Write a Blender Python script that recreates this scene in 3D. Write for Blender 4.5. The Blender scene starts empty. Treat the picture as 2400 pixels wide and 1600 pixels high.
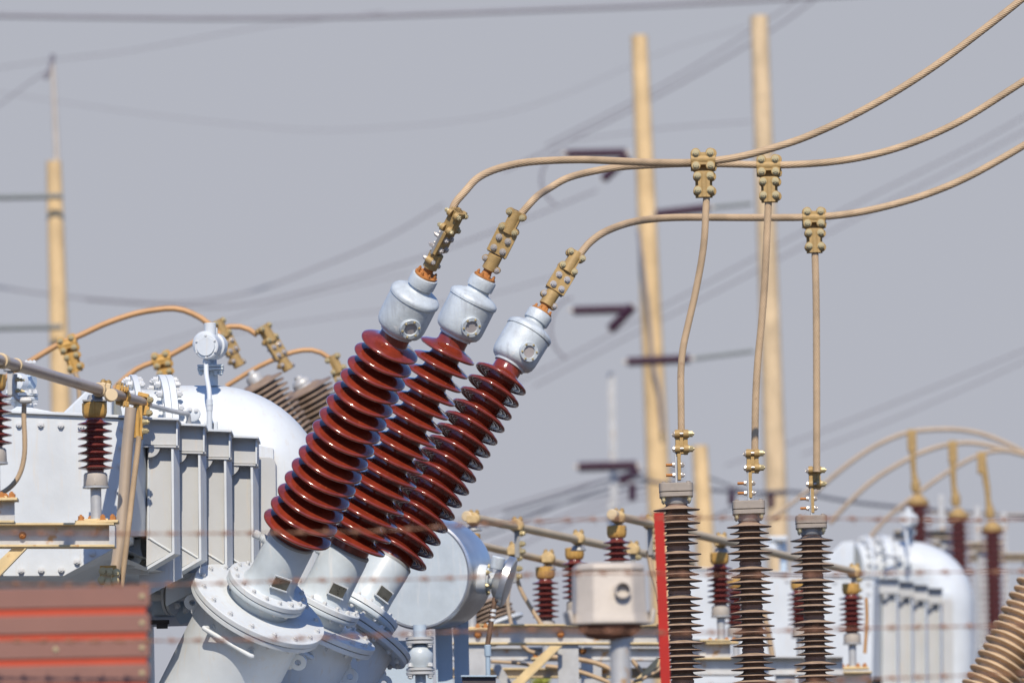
import bpy, math, random
from mathutils import Matrix, Vector
random.seed(7)
R = math.radians
C = bpy.context.scene.collection
sc = bpy.context.scene

# ------------------------------------------------------------------ camera
FPX = 20000.0                       # 300 mm lens, 2400 px over 36 mm
PITCH, ROLL = R(5.0), R(1.15)
CAM = Vector((0, 0, 1.7))
fwd = Vector((0, math.cos(PITCH), math.sin(PITCH)))
r0 = Vector((1, 0, 0)); u0 = r0.cross(fwd)
right = r0 * math.cos(ROLL) - u0 * math.sin(ROLL)
up = u0 * math.cos(ROLL) + r0 * math.sin(ROLL)
CR = Matrix((right, up, -fwd)).transposed()       # camera rotation
cd = bpy.data.cameras.new('camera'); cam = bpy.data.objects.new('camera', cd); C.objects.link(cam)
cam.matrix_world = Matrix.Translation(CAM) @ CR.to_4x4()
cd.sensor_width = 36; cd.lens = 300; cd.clip_end = 5000; cd.clip_start = 0.5
cd.dof.use_dof = True; cd.dof.focus_distance = 36.3; cd.dof.aperture_fstop = 5.3; cd.dof.aperture_blades = 9
sc.camera = cam
K = 36 / FPX

def W(px, py, Y=36.0):
    """world point standing at ground distance Y on the line of sight of photo pixel px, py"""
    d = fwd + right * ((px - 1200) / FPX) + up * ((800 - py) / FPX)
    return CAM + d * (Y / d.y)

# ------------------------------------------------------------------ materials
def M(name, col, rough=.5, metal=0., var=.15, scale=6., rust=None, coat=0., bump=0., bscale=60., spec=.5, streak=None):
    m = bpy.data.materials.new(name); m.use_nodes = True
    nt = m.node_tree; n = nt.nodes; L = nt.links; b = n['Principled BSDF']
    tc = n.new('ShaderNodeTexCoord')
    def noise(s, det=5, vec=None, ro=.6):
        t = n.new('ShaderNodeTexNoise'); t.inputs['Scale'].default_value = s; t.inputs['Detail'].default_value = det
        t.inputs['Roughness'].default_value = ro; L.new(vec or tc.outputs['Object'], t.inputs['Vector']); return t
    def mixc(fac, a, bb):
        x = n.new('ShaderNodeMix'); x.data_type = 'RGBA'
        L.new(fac, x.inputs[0])
        for s, v in ((6, a), (7, bb)):
            if hasattr(v, 'is_linked') or hasattr(v, 'links'): L.new(v, x.inputs[s])
            else: x.inputs[s].default_value = (*v, 1)
        return x.outputs[2]
    def ramp(src, lo, hi):
        r = n.new('ShaderNodeMapRange'); r.inputs[1].default_value = lo; r.inputs[2].default_value = hi
        L.new(src, r.inputs[0]); return r.outputs[0]
    t1 = noise(scale)
    c = mixc(ramp(t1.outputs[0], .3, .7), tuple(x * (1 - var) for x in col), tuple(min(1, x * (1 + var)) for x in col))
    if streak:
        mp = n.new('ShaderNodeMapping'); mp.inputs['Scale'].default_value = (14, 14, 1.2); L.new(tc.outputs['Object'], mp.inputs[0])
        t3 = noise(3., 4, mp.outputs[0]); c = mixc(ramp(t3.outputs[0], streak[1], streak[1] + .2), c, streak[0])
    if rust:
        t2 = noise(rust[2], 6, ro=.7); c = mixc(ramp(t2.outputs[0], rust[1], rust[1] + .1), c, rust[0])
    L.new(c, b.inputs['Base Color'])
    b.inputs['Roughness'].default_value = rough; b.inputs['Metallic'].default_value = metal
    b.inputs['Coat Weight'].default_value = coat; b.inputs['Coat Roughness'].default_value = .05
    b.inputs['Specular IOR Level'].default_value = spec
    L.new(ramp(t1.outputs[0], .2, .8), n.new('ShaderNodeMath').inputs[0])
    rr = n.new('ShaderNodeMapRange'); rr.inputs[3].default_value = max(.03, rough - .08); rr.inputs[4].default_value = min(1, rough + .1)
    L.new(t1.outputs[0], rr.inputs[0]); L.new(rr.outputs[0], b.inputs['Roughness'])
    if bump:
        tb = noise(bscale, 4); bp = n.new('ShaderNodeBump'); bp.inputs['Strength'].default_value = bump; bp.inputs['Distance'].default_value = .004
        L.new(tb.outputs[0], bp.inputs['Height']); L.new(bp.outputs[0], b.inputs['Normal'])
    return m

RUST = (.30, .11, .035)
DUST = (.62, .54, .44)
mW = M('painted_steel_pale_grey', (.56, .592, .61), .46, 0, .10, 3, streak=((.56, .54, .50), .55), rust=((.40, .30, .21), .71, 9), bump=.15, bscale=40, spec=.32)
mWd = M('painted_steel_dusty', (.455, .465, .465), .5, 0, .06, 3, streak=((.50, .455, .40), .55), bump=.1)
mWg = M('painted_steel_bluish', (.48, .535, .565), .38, 0, .09, 8, streak=((.58, .60, .60), .55), rust=((.55, .48, .40), .66, 14), bump=.15, bscale=50)
mCap = M('cast_aluminium_cap', (.50, .545, .565), .5, .1, .16, 12, streak=((.42, .45, .47), .5), rust=((.66, .66, .64), .6, 14), bump=.3, bscale=90)
mPor = M('glazed_red_porcelain', (.185, .026, .012), .16, 0, .25, 18, rust=((.30, .075, .03), .60, 55), coat=.55, bump=.10, bscale=110)
mPorD = M('glazed_brown_porcelain', (.19, .05, .045), .2, 0, .2, 20, coat=.3)
mPorS = M('post_insulator_glaze', (.17, .04, .034), .24, 0, .2, 20, coat=.4)
mPorG = M('purple_brown_glaze', (.05, .014, .035), .4, 0, .2, 20)
mPoly = M('dusty_brown_polymer', (.20, .13, .10), .62, 0, .22, 30, rust=((.36, .25, .16), .62, 30), bump=.2)
mCream = M('creamy_tan_porcelain', (.52, .37, .22), .55, 0, .15, 14, rust=((.25, .15, .10), .62, 10), bump=.2)
mLitDust = M('sunlit_dust_on_polymer', (.34, .24, .16), .8, 0, .25, 25)  # dusty tan with the sunlit look of the shed tops put into the colour
mTan = M('weathered_tan_porcelain', (.26, .185, .13), .55, 0, .2, 14, rust=((.16, .09, .06), .6, 10))
mBrz = M('dusty_bronze_clamp', (.37, .245, .095), .6, .1, .16, 30, rust=((.30, .20, .10), .62, 55), bump=.3, bscale=150)
mBrzO = M('ochre_bronze_clamp', (.50, .29, .075), .6, .1, .15, 30, bump=.2)
mBrzP = M('pale_dusty_clamp', (.50, .36, .17), .65, 0, .16, 30, bump=.2)
mBolt = M('bolt_gold_plating', (.50, .42, .24), .42, .45, .2, 60)
mBoltS = M('bolt_steel', (.50, .46, .42), .35, .5, .2, 60)
mBoltW = M('bolt_painted', (.56, .57, .57), .5, 0, .12, 40, rust=(RUST, .68, 30))
mBoltR = M('bolt_rusty', (.42, .17, .045), .8, 0, .25, 50)
mCab = M('stranded_cable_tan', (.43, .31, .19), .6, .1, .2, 9, rust=((.33, .22, .13), .6, 24))
mCabO = M('cable_orange_brown', (.48, .27, .12), .55, .1, .15, 6)
mCabG = M('cable_grey_brown', (.40, .31, .22), .55, .1, .15, 6)
mWire = M('overhead_wire_grey', (.22, .21, .235), .6, .2, .1, 2)
mWireD = M('overhead_wire_dark', (.055, .06, .085), .6, 0, .1, 2)
mTube = M('bus_tube_weathered', (.47, .375, .28), .42, .25, .12, 5, streak=((.40, .26, .12), .6), rust=((.34, .20, .09), .68, 18))
mTubeF = M('bus_tube_yellowed', (.58, .45, .27), .5, .15, .1, 5)
mGal = M('galvanised_steel', (.46, .46, .45), .48, .3, .14, 10, rust=((.42, .25, .11), .60, 8), bump=.1)
mGalD = M('galvanised_dark', (.30, .30, .295), .5, .3, .15, 14)
mGalY = M('galvanised_rusty_yellow', (.58, .45, .24), .6, .1, .2, 8, rust=((.42, .20, .06), .6, 9), bump=.2)
mShine = M('bright_aluminium_band', (.55, .55, .54), .32, .8, .12, 9)
mWood = M('weathered_wood', (.62, .445, .235), .85, 0, .16, 2.5, streak=((.30, .19, .09), .56))
mWoodP = M('weathered_wood_pale', (.58, .44, .27), .85, 0, .16, 2.5, streak=((.27, .20, .13), .54))
mPlank = M('matt_brown_slat', (.235, .115, .088), .75, 0, .07, 6)
mOrange = M('orange_red_backing', (.42, .05, .015), .6, 0, .08, 6)
mRed = M('red_painted_picket', (.38, .014, .008), .8, 0, .2, 6, rust=((.30, .02, .015), .6, 9))
mBarb = M('rusty_barbed_wire', (.25, .12, .07), .85, 0, .3, 20)
mGlass = M('sight_glass_milky', (.36, .33, .32), .12, 0, .1, 40, coat=.6)
mPlate = M('nameplate_dark_metal', (.20, .20, .17), .28, .7, .3, 30)
mHouse = M('dusty_cast_housing', (.48, .425, .36), .5, .05, .10, 9, rust=((.48, .36, .26), .62, 10), bump=.2)
mCapB = M('weathered_cast_cap', (.31, .265, .22), .55, .1, .12, 14, rust=((.42, .36, .28), .62, 20), bump=.25)
mArm = M('grey_green_arm', (.17, .185, .18), .8, 0, .1, 4)
mHole = M('dark_socket', (.05, .035, .02), .6, 0, .1, 10)
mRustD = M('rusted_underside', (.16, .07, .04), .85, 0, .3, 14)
mDark = M('dark_rubber', (.04, .035, .035), .6, 0, .2, 10)
mFlex = M('brown_flexible_conduit', (.17, .10, .06), .5, .2, .2, 20)
mBlueP = M('painted_conduit_blue_grey', (.33, .42, .50), .45, 0, .08, 5)
mChan = M('painted_channel_blue_grey', (.42, .50, .57), .42, 0, .06, 3, bump=.1)
mBox = M('brown_control_box', (.06, .045, .05), .5, 0, .1, 10)
mGround = M('ground_gravel', (.10, .088, .075), .95, 0, .25, .8, bump=.6, bscale=30)
mConc = M('concrete', (.36, .34, .31), .9, 0, .15, 3, bump=.2)
mYel = M('yellow_green_foliage', (.25, .26, .03), .7, 0, .2, 10)

# ------------------------------------------------------------------ builders
WM = {}
class MB:
    def __init__(s, X=None): s.v = []; s.f = []; s.X = X or Matrix()
    def add(s, vs, fs):
        o = len(s.v); s.v += [s.X @ Vector(p) for p in vs]; s.f += [tuple(i + o for i in f) for f in fs]; return s
    def box(s, c, d, rot=None):
        c = Vector(c); hx, hy, hz = d[0] / 2, d[1] / 2, d[2] / 2
        vs = [Vector((x, y, z)) for x in (-hx, hx) for y in (-hy, hy) for z in (-hz, hz)]
        if rot: vs = [rot @ p for p in vs]
        return s.add([p + c for p in vs], [(0, 1, 3, 2), (4, 6, 7, 5), (0, 4, 5, 1), (2, 3, 7, 6), (0, 2, 6, 4), (1, 5, 7, 3)])
    def prism(s, pts, vec):
        n = len(pts); vec = Vector(vec); a = [Vector(p) for p in pts]
        return s.add(a + [p + vec for p in a], [tuple(range(n)), tuple(range(2 * n - 1, n - 1, -1))] + [(i, i + n, (i + 1) % n + n, (i + 1) % n) for i in range(n)])
    def lathe(s, prof, o=(0, 0, 0), ax=(0, 0, 1), n=48, cap=True):
        o = Vector(o); ax = Vector(ax).normalized()
        t = Vector((1, 0, 0)) if abs(ax.x) < .8 else Vector((0, 1, 0))
        x = (t - ax * t.dot(ax)).normalized(); y = ax.cross(x)
        vs = []
        for r, z in prof:
            for i in range(n):
                a = 2 * math.pi * i / n; vs.append(o + ax * z + (x * math.cos(a) + y * math.sin(a)) * r)
        m = len(prof); fs = [(j * n + i, j * n + (i + 1) % n, (j + 1) * n + (i + 1) % n, (j + 1) * n + i) for j in range(m - 1) for i in range(n)]
        if cap:
            if prof[0][0] > 1e-6: fs.append(tuple(range(n))[::-1])
            if prof[-1][0] > 1e-6: fs.append(tuple(range((m - 1) * n, m * n)))
        return s.add(vs, fs)
    def cyl(s, a, b, r, n=24, r2=None):
        a = Vector(a); b = Vector(b); return s.lathe([(r, 0), (r if r2 is None else r2, (b - a).length)], a, b - a, n)
    def tube(s, pts, r, n=16, strands=0, pitch=1., cap=True):
        P = [Vector(p) for p in pts]; m = len(P); rr = r if isinstance(r, (list, tuple)) else [r] * m
        T = [(P[min(i + 1, m - 1)] - P[max(i - 1, 0)]).normalized() for i in range(m)]
        t = Vector((0, 0, 1)) if abs(T[0].z) < .8 else Vector((1, 0, 0))
        x = (t - T[0] * t.dot(T[0])).normalized(); vs = []; ln = 0
        for i in range(m):
            if i: ln += (P[i] - P[i - 1]).length; x = (x - T[i] * x.dot(T[i])).normalized()
            y = T[i].cross(x)
            for k in range(n):
                a = 2 * math.pi * k / n; q = rr[i]
                if strands: q *= 1 - .15 * (1 - abs(math.sin(strands * (a - 2 * math.pi * ln / pitch) / 2))) ** 1.0
                vs.append(P[i] + (x * math.cos(a) + y * math.sin(a)) * q)
        fs = [(j * n + i, j * n + (i + 1) % n, (j + 1) * n + (i + 1) % n, (j + 1) * n + i) for j in range(m - 1) for i in range(n)]
        if cap: fs += [tuple(range(n))[::-1], tuple(range((m - 1) * n, m * n))]
        return s.add(vs, fs)
    def build(s, name, mat, parent=None, bev=0., sharp=32, label=None, base=None):
        if parent is None:
            b = Vector(base) if base is not None else Vector((sum(p.x for p in s.v) / len(s.v), sum(p.y for p in s.v) / len(s.v), min(p.z for p in s.v)))
            MW = Matrix.Translation(b)
        else: MW = WM[parent]
        inv = MW.inverted(); me = bpy.data.meshes.new(name)
        me.from_pydata([tuple(inv @ p) for p in s.v], [], s.f)
        import bmesh
        bm = bmesh.new(); bm.from_mesh(me); bmesh.ops.recalc_face_normals(bm, faces=bm.faces); bm.to_mesh(me); bm.free()
        me.polygons.foreach_set('use_smooth', [True] * len(me.polygons)); me.set_sharp_from_angle(angle=R(sharp))
        me.materials.append(mat); o = bpy.data.objects.new(name, me); C.objects.link(o)
        if parent is None: o.matrix_world = MW
        else: o.parent = parent
        WM[o] = MW
        if bev:
            md = o.modifiers.new('bevel', 'BEVEL'); md.width = bev; md.segments = 2; md.limit_method = 'ANGLE'; md.angle_limit = R(40)
        if label: o['label'] = label
        return o

def tag(o, label, cat, group=None, kind=None):
    if label: o['label'] = label
    if cat: o['category'] = cat
    if group: o['group'] = group
    if kind: o['kind'] = kind
    return o
def thing(name, label, cat, loc, group=None):
    o = bpy.data.objects.new(name, None); C.objects.link(o); o.location = loc; o.empty_display_size = .1
    WM[o] = Matrix.Translation(Vector(loc)); return tag(o, label, cat, group)
def copy_tree(o, mw, label, parent=None):
    """copy of a thing with its parts and sub-parts, standing at world matrix mw"""
    c = o.copy(); C.objects.link(c)
    if parent is None: c.matrix_world = mw; c['label'] = label; WM[c] = mw
    else: c.parent = parent; c.matrix_parent_inverse = o.matrix_parent_inverse
    for ch in [x for x in C.objects if x.parent == o]: copy_tree(ch, None, None, c)
    return c

# hexagon bolt, unit size: radius 1, height 1, washer underneath
def _hex():
    b = MB(); b.lathe([(1.35, 0), (1.35, .22)], n=18); b.lathe([(1.08, .2), (1.08, .9), (.98, 1)], n=6); b.lathe([(.5, .99), (.5, 1.22), (.44, 1.26)], n=10)
    me = bpy.data.meshes.new('bolt'); me.from_pydata([tuple(p) for p in b.v], [], b.f); me.update()
    import bmesh
    bm = bmesh.new(); bm.from_mesh(me); bmesh.ops.recalc_face_normals(bm, faces=bm.faces); bm.to_mesh(me); bm.free()
    me.polygons.foreach_set('use_smooth', [False] * len(me.polygons)); return me
HEX = {}
def bolt(parent, X, p, d, r, h, mat=None, name='bolt'):
    """bolt head at local point p of frame X, pointing along d; r, h in frame units"""
    mat = mat or mBolt
    if mat.name not in HEX: HEX[mat.name] = _hex(); HEX[mat.name].materials.append(mat)
    P = X @ Vector(p); s = X.to_scale().x; D = (X.to_3x3() @ Vector(d)).normalized()
    q = D.to_track_quat('Z', 'Y') @ Matrix.Rotation(random.random(), 3, 'Z').to_quaternion()
    m = Matrix.Translation(P) @ q.to_matrix().to_4x4() @ Matrix.Diagonal((r * s, r * s, h * s, 1))
    o = bpy.data.objects.new(name, HEX[mat.name]); C.objects.link(o); o.parent = parent
    o.matrix_local = WM[parent].inverted() @ m
    return o

def axf(px, py, Y, ang, tau=0, spin=0, scale=K):
    """frame in px units: z along an axis leaning ang to the right on the picture plane and tau towards the viewer"""
    a, t = R(ang), R(tau)
    z = Vector((math.sin(a) * math.cos(t), math.cos(a) * math.cos(t), math.sin(t)))
    x = Vector((math.cos(a), -math.sin(a), 0)); y = z.cross(x)
    m = (CR @ Matrix((x, y, z)).transposed()) @ Matrix.Rotation(R(spin), 3, 'Z')
    return Matrix.Translation(W(px, py, Y)) @ m.to_4x4() @ Matrix.Scale(scale, 4)
def upf(px, py, Y, yaw=0, scale=K, lean=0):
    return Matrix.Translation(W(px, py, Y)) @ Matrix.Rotation(R(yaw), 4, 'Z') @ Matrix.Rotation(R(lean), 4, 'Y') @ Matrix.Scale(scale, 4)

def spline(pts, n=10):
    """Catmull-Rom through 3-D points"""
    P = [Vector(p) for p in pts]; P = [P[0] * 2 - P[1]] + P + [P[-1] * 2 - P[-2]]; out = []
    for i in range(1, len(P) - 2):
        for k in range(n):
            t = k / n; a, b, c, d = P[i - 1:i + 3]
            out.append(.5 * ((2 * b) + (c - a) * t + (2 * a - 5 * b + 4 * c - d) * t * t + (3 * b - a - 3 * c + d) * t ** 3))
    return out + [P[-2]]
def resample(pts, step):
    out = [pts[0]]; acc = 0
    for a, b in zip(pts, pts[1:]):
        l = (b - a).length; s = step - acc
        while s < l: out.append(a.lerp(b, s / l)); s += step
        acc = (acc + l) % step if l else acc
    return out + [pts[-1]]
def line3(pts, Y0, Y1=None):
    Y1 = Y0 if Y1 is None else Y1; x0, x1 = pts[0], pts[-1]; n = len(pts)
    return [W(x, y, Y0 + (Y1 - Y0) * i / (n - 1)) for i, (x, y) in enumerate(pts)]
def slab(mb, pts, Y, t):
    """front polygon given in photo pixels, at distance Y (number or one per corner), t metres thick away from the viewer"""
    ys = Y if isinstance(Y, (list, tuple)) else [Y] * len(pts)
    return mb.prism([W(x, y, yy) for (x, y), yy in zip(pts, ys)], (0, t, 0))
def rect(x0, y0, x1, y1): return [(x0, y0), (x1, y0), (x1, y1), (x0, y1)]

# ------------------------------------------------------------------ world, sun
SUN_E, SUN_A = R(43), R(1)        # elevation; azimuth from straight behind the viewer, negative = from the left
sdir = Vector((math.cos(SUN_E) * math.sin(SUN_A), -math.cos(SUN_E) * math.cos(SUN_A), math.sin(SUN_E)))
sl = bpy.data.lights.new('sun', 'SUN'); sl.energy = 4.75; sl.angle = R(.5); sl.color = (1, .90, .755)
so = bpy.data.objects.new('sun', sl); C.objects.link(so); so.rotation_euler = sdir.to_track_quat('Z', 'Y').to_euler(); so.location = (0, 0, 30)
w = bpy.data.worlds.new('World'); sc.world = w; w.use_nodes = True
nt = w.node_tree; bg = nt.nodes['Background']; bg.inputs[1].default_value = .14
sky = nt.nodes.new('ShaderNodeTexSky'); sky.sky_type = 'NISHITA'; sky.sun_disc = False
sky.sun_elevation = SUN_E; sky.sun_rotation = math.atan2(sdir.x, sdir.y); sky.air_density = 1.0; sky.dust_density = .3; sky.ozone_density = 5
tc = nt.nodes.new('ShaderNodeTexCoord'); sp = nt.nodes.new('ShaderNodeSeparateXYZ'); nt.links.new(tc.outputs['Generated'], sp.inputs[0])
mr = nt.nodes.new('ShaderNodeMapRange'); mr.inputs[1].default_value = .14; mr.inputs[2].default_value = .19; mr.inputs[3].default_value = 1.; mr.inputs[4].default_value = .0
nt.links.new(sp.outputs[2], mr.inputs[0])
mx = nt.nodes.new('ShaderNodeMix'); mx.data_type = 'RGBA'; nt.links.new(mr.outputs[0], mx.inputs[0]); tn = nt.nodes.new('ShaderNodeMix'); tn.data_type = 'RGBA'; tn.blend_type = 'MULTIPLY'; tn.inputs[0].default_value = 1; tn.inputs[7].default_value = (.82, 1., 1.25, 1)
nt.links.new(sky.outputs[0], tn.inputs[6]); nt.links.new(tn.outputs[2], mx.inputs[6])
nz = nt.nodes.new('ShaderNodeTexNoise'); nz.inputs['Scale'].default_value = 6; nz.inputs['Detail'].default_value = 2; nt.links.new(tc.outputs['Generated'], nz.inputs[0])
hz = nt.nodes.new('ShaderNodeMix'); hz.data_type = 'RGBA'; nt.links.new(nz.outputs[0], hz.inputs[0])
hz.inputs[6].default_value = (3.16, 3.33, 3.74, 1); hz.inputs[7].default_value = (3.30, 3.36, 3.79, 1)
nt.links.new(hz.outputs[2], mx.inputs[7]); nt.links.new(mx.outputs[2], bg.inputs[0])
sc.view_settings.view_transform = 'Standard'; sc.view_settings.look = 'None'; sc.view_settings.exposure = 0; sc.view_settings.gamma = 1
sc.cycles.max_bounces = 8
try: sc.cycles.use_denoising = True
except Exception: pass

g = MB(); g.add([(-1500, -300, 0), (1500, -300, 0), (1500, 2500, 0), (-1500, 2500, 0)], [(0, 1, 2, 3)])
tag(g.build('ground', mGround, base=(0, 0, 0)), None, None, kind='structure')

# ------------------------------------------------------------------ the three leaning bushings and their turrets
AXIS = [axf(699, 1236, 36.0, 27.1, 20, 0), axf(828, 1260.6, 36.9, 26.8, 6, 0), axf(930.5, 1288, 37.9, 31.3, -13, 0)]
BL = ['red-brown bushing in front, nearest of the three leaning ones, tops of its sheds showing',
      'middle red-brown bushing of the three leaning ones, its sheds seen edge-on',
      'rearmost red-brown bushing of the three leaning ones, ribbed shed undersides showing']

def shed_profile(n, gap, rc0, rc1, r0_, r1_, ribs=True):
    pr = []
    for i in range(n - 1, -1, -1):
        t = i / (n - 1); z = i * gap; rc = rc0 + (rc1 - rc0) * t; r = r0_ + (r1_ - r0_) * t
        w_ = r - rc
        pr += [(rc, z + 17), (rc + 2.5, z + 12), (rc + w_ * .35, z + 8), (rc + w_ * .7, z + 4), (r - 4, z + .5), (r - 1, z - 1.5), (r, z - 4), (r - 1, z - 7), (r - 4, z - 8.5), (r - 7, z - 6.5)]
        if ribs:
            q = r - 9
            for k in range(2):
                pr += [(q, z - 1.5), (q - 4.5, z - 1.5), (q - 6, z - 6.5), (q - 8.5, z - 6.5)]; q -= 11
            pr += [(q, z - .5)]
        pr += [(rc + 4, z), (rc, z - 5)]
    return pr

def bushing(i):
    X = AXIS[i]; b = thing('transformer_bushing', BL[i], 'bushing', X @ Vector((0, 0, -176)), 'red-brown bushings leaning out of the transformer')
    # porcelain: one glazed body from the collar to the neck
    pr = [(36, 560)] + [(36, 545)] + shed_profile(15, 36.5, 50, 36, 87, 72) + [(51, -8), (52, -32)]
    mb = MB(X); mb.lathe(pr, n=96); mb.build('porcelain_sheds', mPor, b, sharp=50)
    mb = MB(X); mb.lathe([(52, -36), (57.5, -36), (57.5, -31), (56, -29), (52.3, -29)], n=64); mb.build('collar_ring', mGalD, b)
    mb = MB(X); mb.lathe([(56.5, -31.5), (57, -44), (57.5, -46), (57.5, -120), (59, -150), (68, -166), (70, -168)], n=72, cap=False); mb.build('base_tube', mWg, b, sharp=40)
    # upper bolted flange pair
    fl = MB(X); fl.lathe([(60, -163), (98, -163), (100, -165), (100, -176), (99, -176.5), (60, -176.5)], n=96); F = fl.build('flange', mW, b)
    for k in range(16):
        a = 2 * math.pi * (k + .3) / 16
        bolt(b, X, (88 * math.cos(a), 88 * math.sin(a), -163.2), (0, 0, 1), 4.6, 7, mBoltW)
    # nameplate on its little stand
    a = R(-68) if i < 2 else R(-62)
    c = Vector((math.cos(a) * 60, math.sin(a) * 60, 0)); n_ = Vector((math.cos(a), math.sin(a), 0)); t_ = Vector((-n_.y, n_.x, 0))
    rot = Matrix((t_, -n_, Vector((0, 0, 1)))).transposed().to_3x3()
    mb = MB(X); mb.box(c + Vector((0, 0, -122)) + n_ * 4, (38, 2.2, 26), rot); mb.build('nameplate', mPlate, b, bev=.0004)
    mb = MB(X); mb.box(c + Vector((0, 0, -122)) + n_ * 1, (44, 3, 32), rot); mb.box(c + Vector((0, 0, -137)) + n_ * 3, (44, 9, 3), rot); mb.build('nameplate_bracket', mW, b)
    # small tap plug on the left side of the tube
    a = R(188); n_ = Vector((math.cos(a), math.sin(a), 0))
    mb = MB(X); mb.lathe([(11, 0), (11, 10), (9, 11), (9, 18), (10.5, 19), (10.5, 30), (8, 34), (0, 35)], n_ * 55 + Vector((0, 0, -62)), n_ + Vector((0, 0, .12)), 20); mb.build('tap_plug', mW, b)
    # head: cast cap, lid rim, neck ring
    mb = MB(X); mb.lathe([(37, 545), (40, 546), (41, 551), (46, 554), (52, 558), (56, 565), (58, 575), (58.5, 590), (58.5, 640), (57.5, 641), (0, 641)], n=80, cap=False); H = mb.build('head_cap', mCap, b, sharp=40)
    mb = MB(X); mb.lathe([(57, 641.5), (60.5, 641.5), (61, 647), (60, 651), (56, 655.5), (48, 660), (38, 664), (30, 667), (27.5, 671), (27.5, 680)], n=80, cap=False); mb.build('domed_lid', mCap, b, sharp=40)
    mb = MB(X); mb.lathe([(27, 676), (32, 677), (32.5, 680), (32.5, 699), (31, 703), (28, 704), (0, 704.5)], n=64); mb.build('neck_ring', mCap, b)
    mb = MB(X); mb.lathe([(27.5, 704.8), (27.5, 708.5), (12, 709), (11, 712), (11, 745)], n=40); mb.build('rusty_top_plate', mBoltR, b)
    for k in range(8):
        a = 2 * math.pi * (k + .5) / 8; bolt(b, X, (22 * math.cos(a), 22 * math.sin(a), 708.5), (0, 0, 1), 3.3, 7.5, mBoltR)
    # round sight glass facing the viewer on the lower right of the cap
    ga = R(-90 + 25); n_ = Vector((math.cos(ga), math.sin(ga), 0)); o_ = n_ * 50 + Vector((0, 0, 590))
    if i == 2: n_ = (n_ + Vector((-.05, 0, .0))).normalized()
    mb = MB(X); mb.lathe([(25, 0), (25, 12), (24, 13.5), (16, 13.5), (15, 11.5), (15, 5)], o_, n_, 48, cap=False); G = mb.build('sight_glass_ring', mCap, b)
    mb = MB(X); mb.lathe([(15.4, 8.0), (15.4, 9.4)], o_, n_, 32); mb.build('glass', mGlass, G)
    t1 = Vector((0, 0, 1)).cross(n_)
    for k in range(6):
        a = 2 * math.pi * (k + .5) / 6; q = o_ + n_ * 13.4 + (t1 * math.cos(a) + Vector((0, 0, 1)) * math.sin(a)) * 20
        bolt(G, X, q, n_, 2.3, 2.6, mBolt)
    return b
for i in range(3): bushing(i)

# terminal clamps on top of the bushings
def terminal_clamp(i, spin, label):
    X = AXIS[i] @ Matrix.Rotation(R(spin), 4, 'Z')
    t = thing('terminal_clamp', label, 'clamp', X @ Vector((0, 0, 716)), 'bronze terminal clamps on the leaning bushings')
    z = 746
    mb = MB(X); mb.lathe([(13, z - 21), (17.5, z - 19), (17.5, z + 19), (13, z + 20)], n=28)
    for s, q in ((-1, 3), (1, -12)):
        mb.lathe([(8.5, -8), (8.5, 8)], (s * 19, 0, z + q), (0, 1, 0), 18)
    B = mb.build('barrel', mBrz, t, bev=.0006)
    for s, q in ((-1, 3), (1, -12)):
        bolt(t, X, (s * 19, -8, z + q), (0, -1, 0), 5.2, 6, mBoltS); bolt(t, X, (s * 19, 8, z + q), (0, 1, 0), 5.2, 9, mBoltS)
    z = 797
    mb = MB(X); mb.box((0, 3, z), (48, 7, 62)); mb.build('rear_pad', mGalD, t, bev=.0012)
    mb = MB(X); mb.box((0, -5, z + 2), (52, 8, 60)); mb.box((0, -5, z + 34), (36, 8, 10)); mb.build('front_pad', mBrz, t, bev=.0016)
    for s in (-1, 1):
        for q in (-14, 14):
            bolt(t, X, (s * 12, -9, z - 2 + q), (0, -1, 0), 6.2, 7, mBoltS); bolt(t, X, (s * 12, 7, z - 2 + q), (0, 1, 0), 5, 14, mBoltS)
    z = 855
    for sy, nm, off in ((-1, 'front_jaw', 9), (1, 'rear_jaw', 9)):
        mb = MB(X); mb.box((0, sy * off, z), (30, 7, 56)); mb.lathe([(15, -29), (15, 29)], (0, sy * 3.0, z), (0, 0, 1), 24)
        for s in (-1, 1):
            for q in (-20, 20):
                mb.lathe([(9.5, -4.6), (9.5, 4.6)], (s * 16.5, sy * off, z + q), (0, 1, 0), 18)
        mb.build(nm, mBrz, t, bev=.0008)
    for s in (-1, 1):
        for q in (-20, 20): bolt(t, X, (s * 17, -13.6, z + q), (0, -1, 0), 5.6, 6.5, mBolt); bolt(t, X, (s * 17, 13.6, z + q), (0, 1, 0), 5.2, 9, mBolt)
    mb = MB(X)
    for k in range(7): mb.cyl((-6 + k * 2, 0, z - 36), (-6 + k * 2, 0, z - 24), 1.25, 8)
    mb.build('cable_end', mCab, t)
    return t
terminal_clamp(0, 68, 'bronze terminal clamp turned side-on above the front leaning bushing')
terminal_clamp(1, -4, 'bronze terminal clamp facing the viewer above the middle leaning bushing')
terminal_clamp(2, 6, 'bronze terminal clamp above the rearmost leaning bushing')

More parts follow.
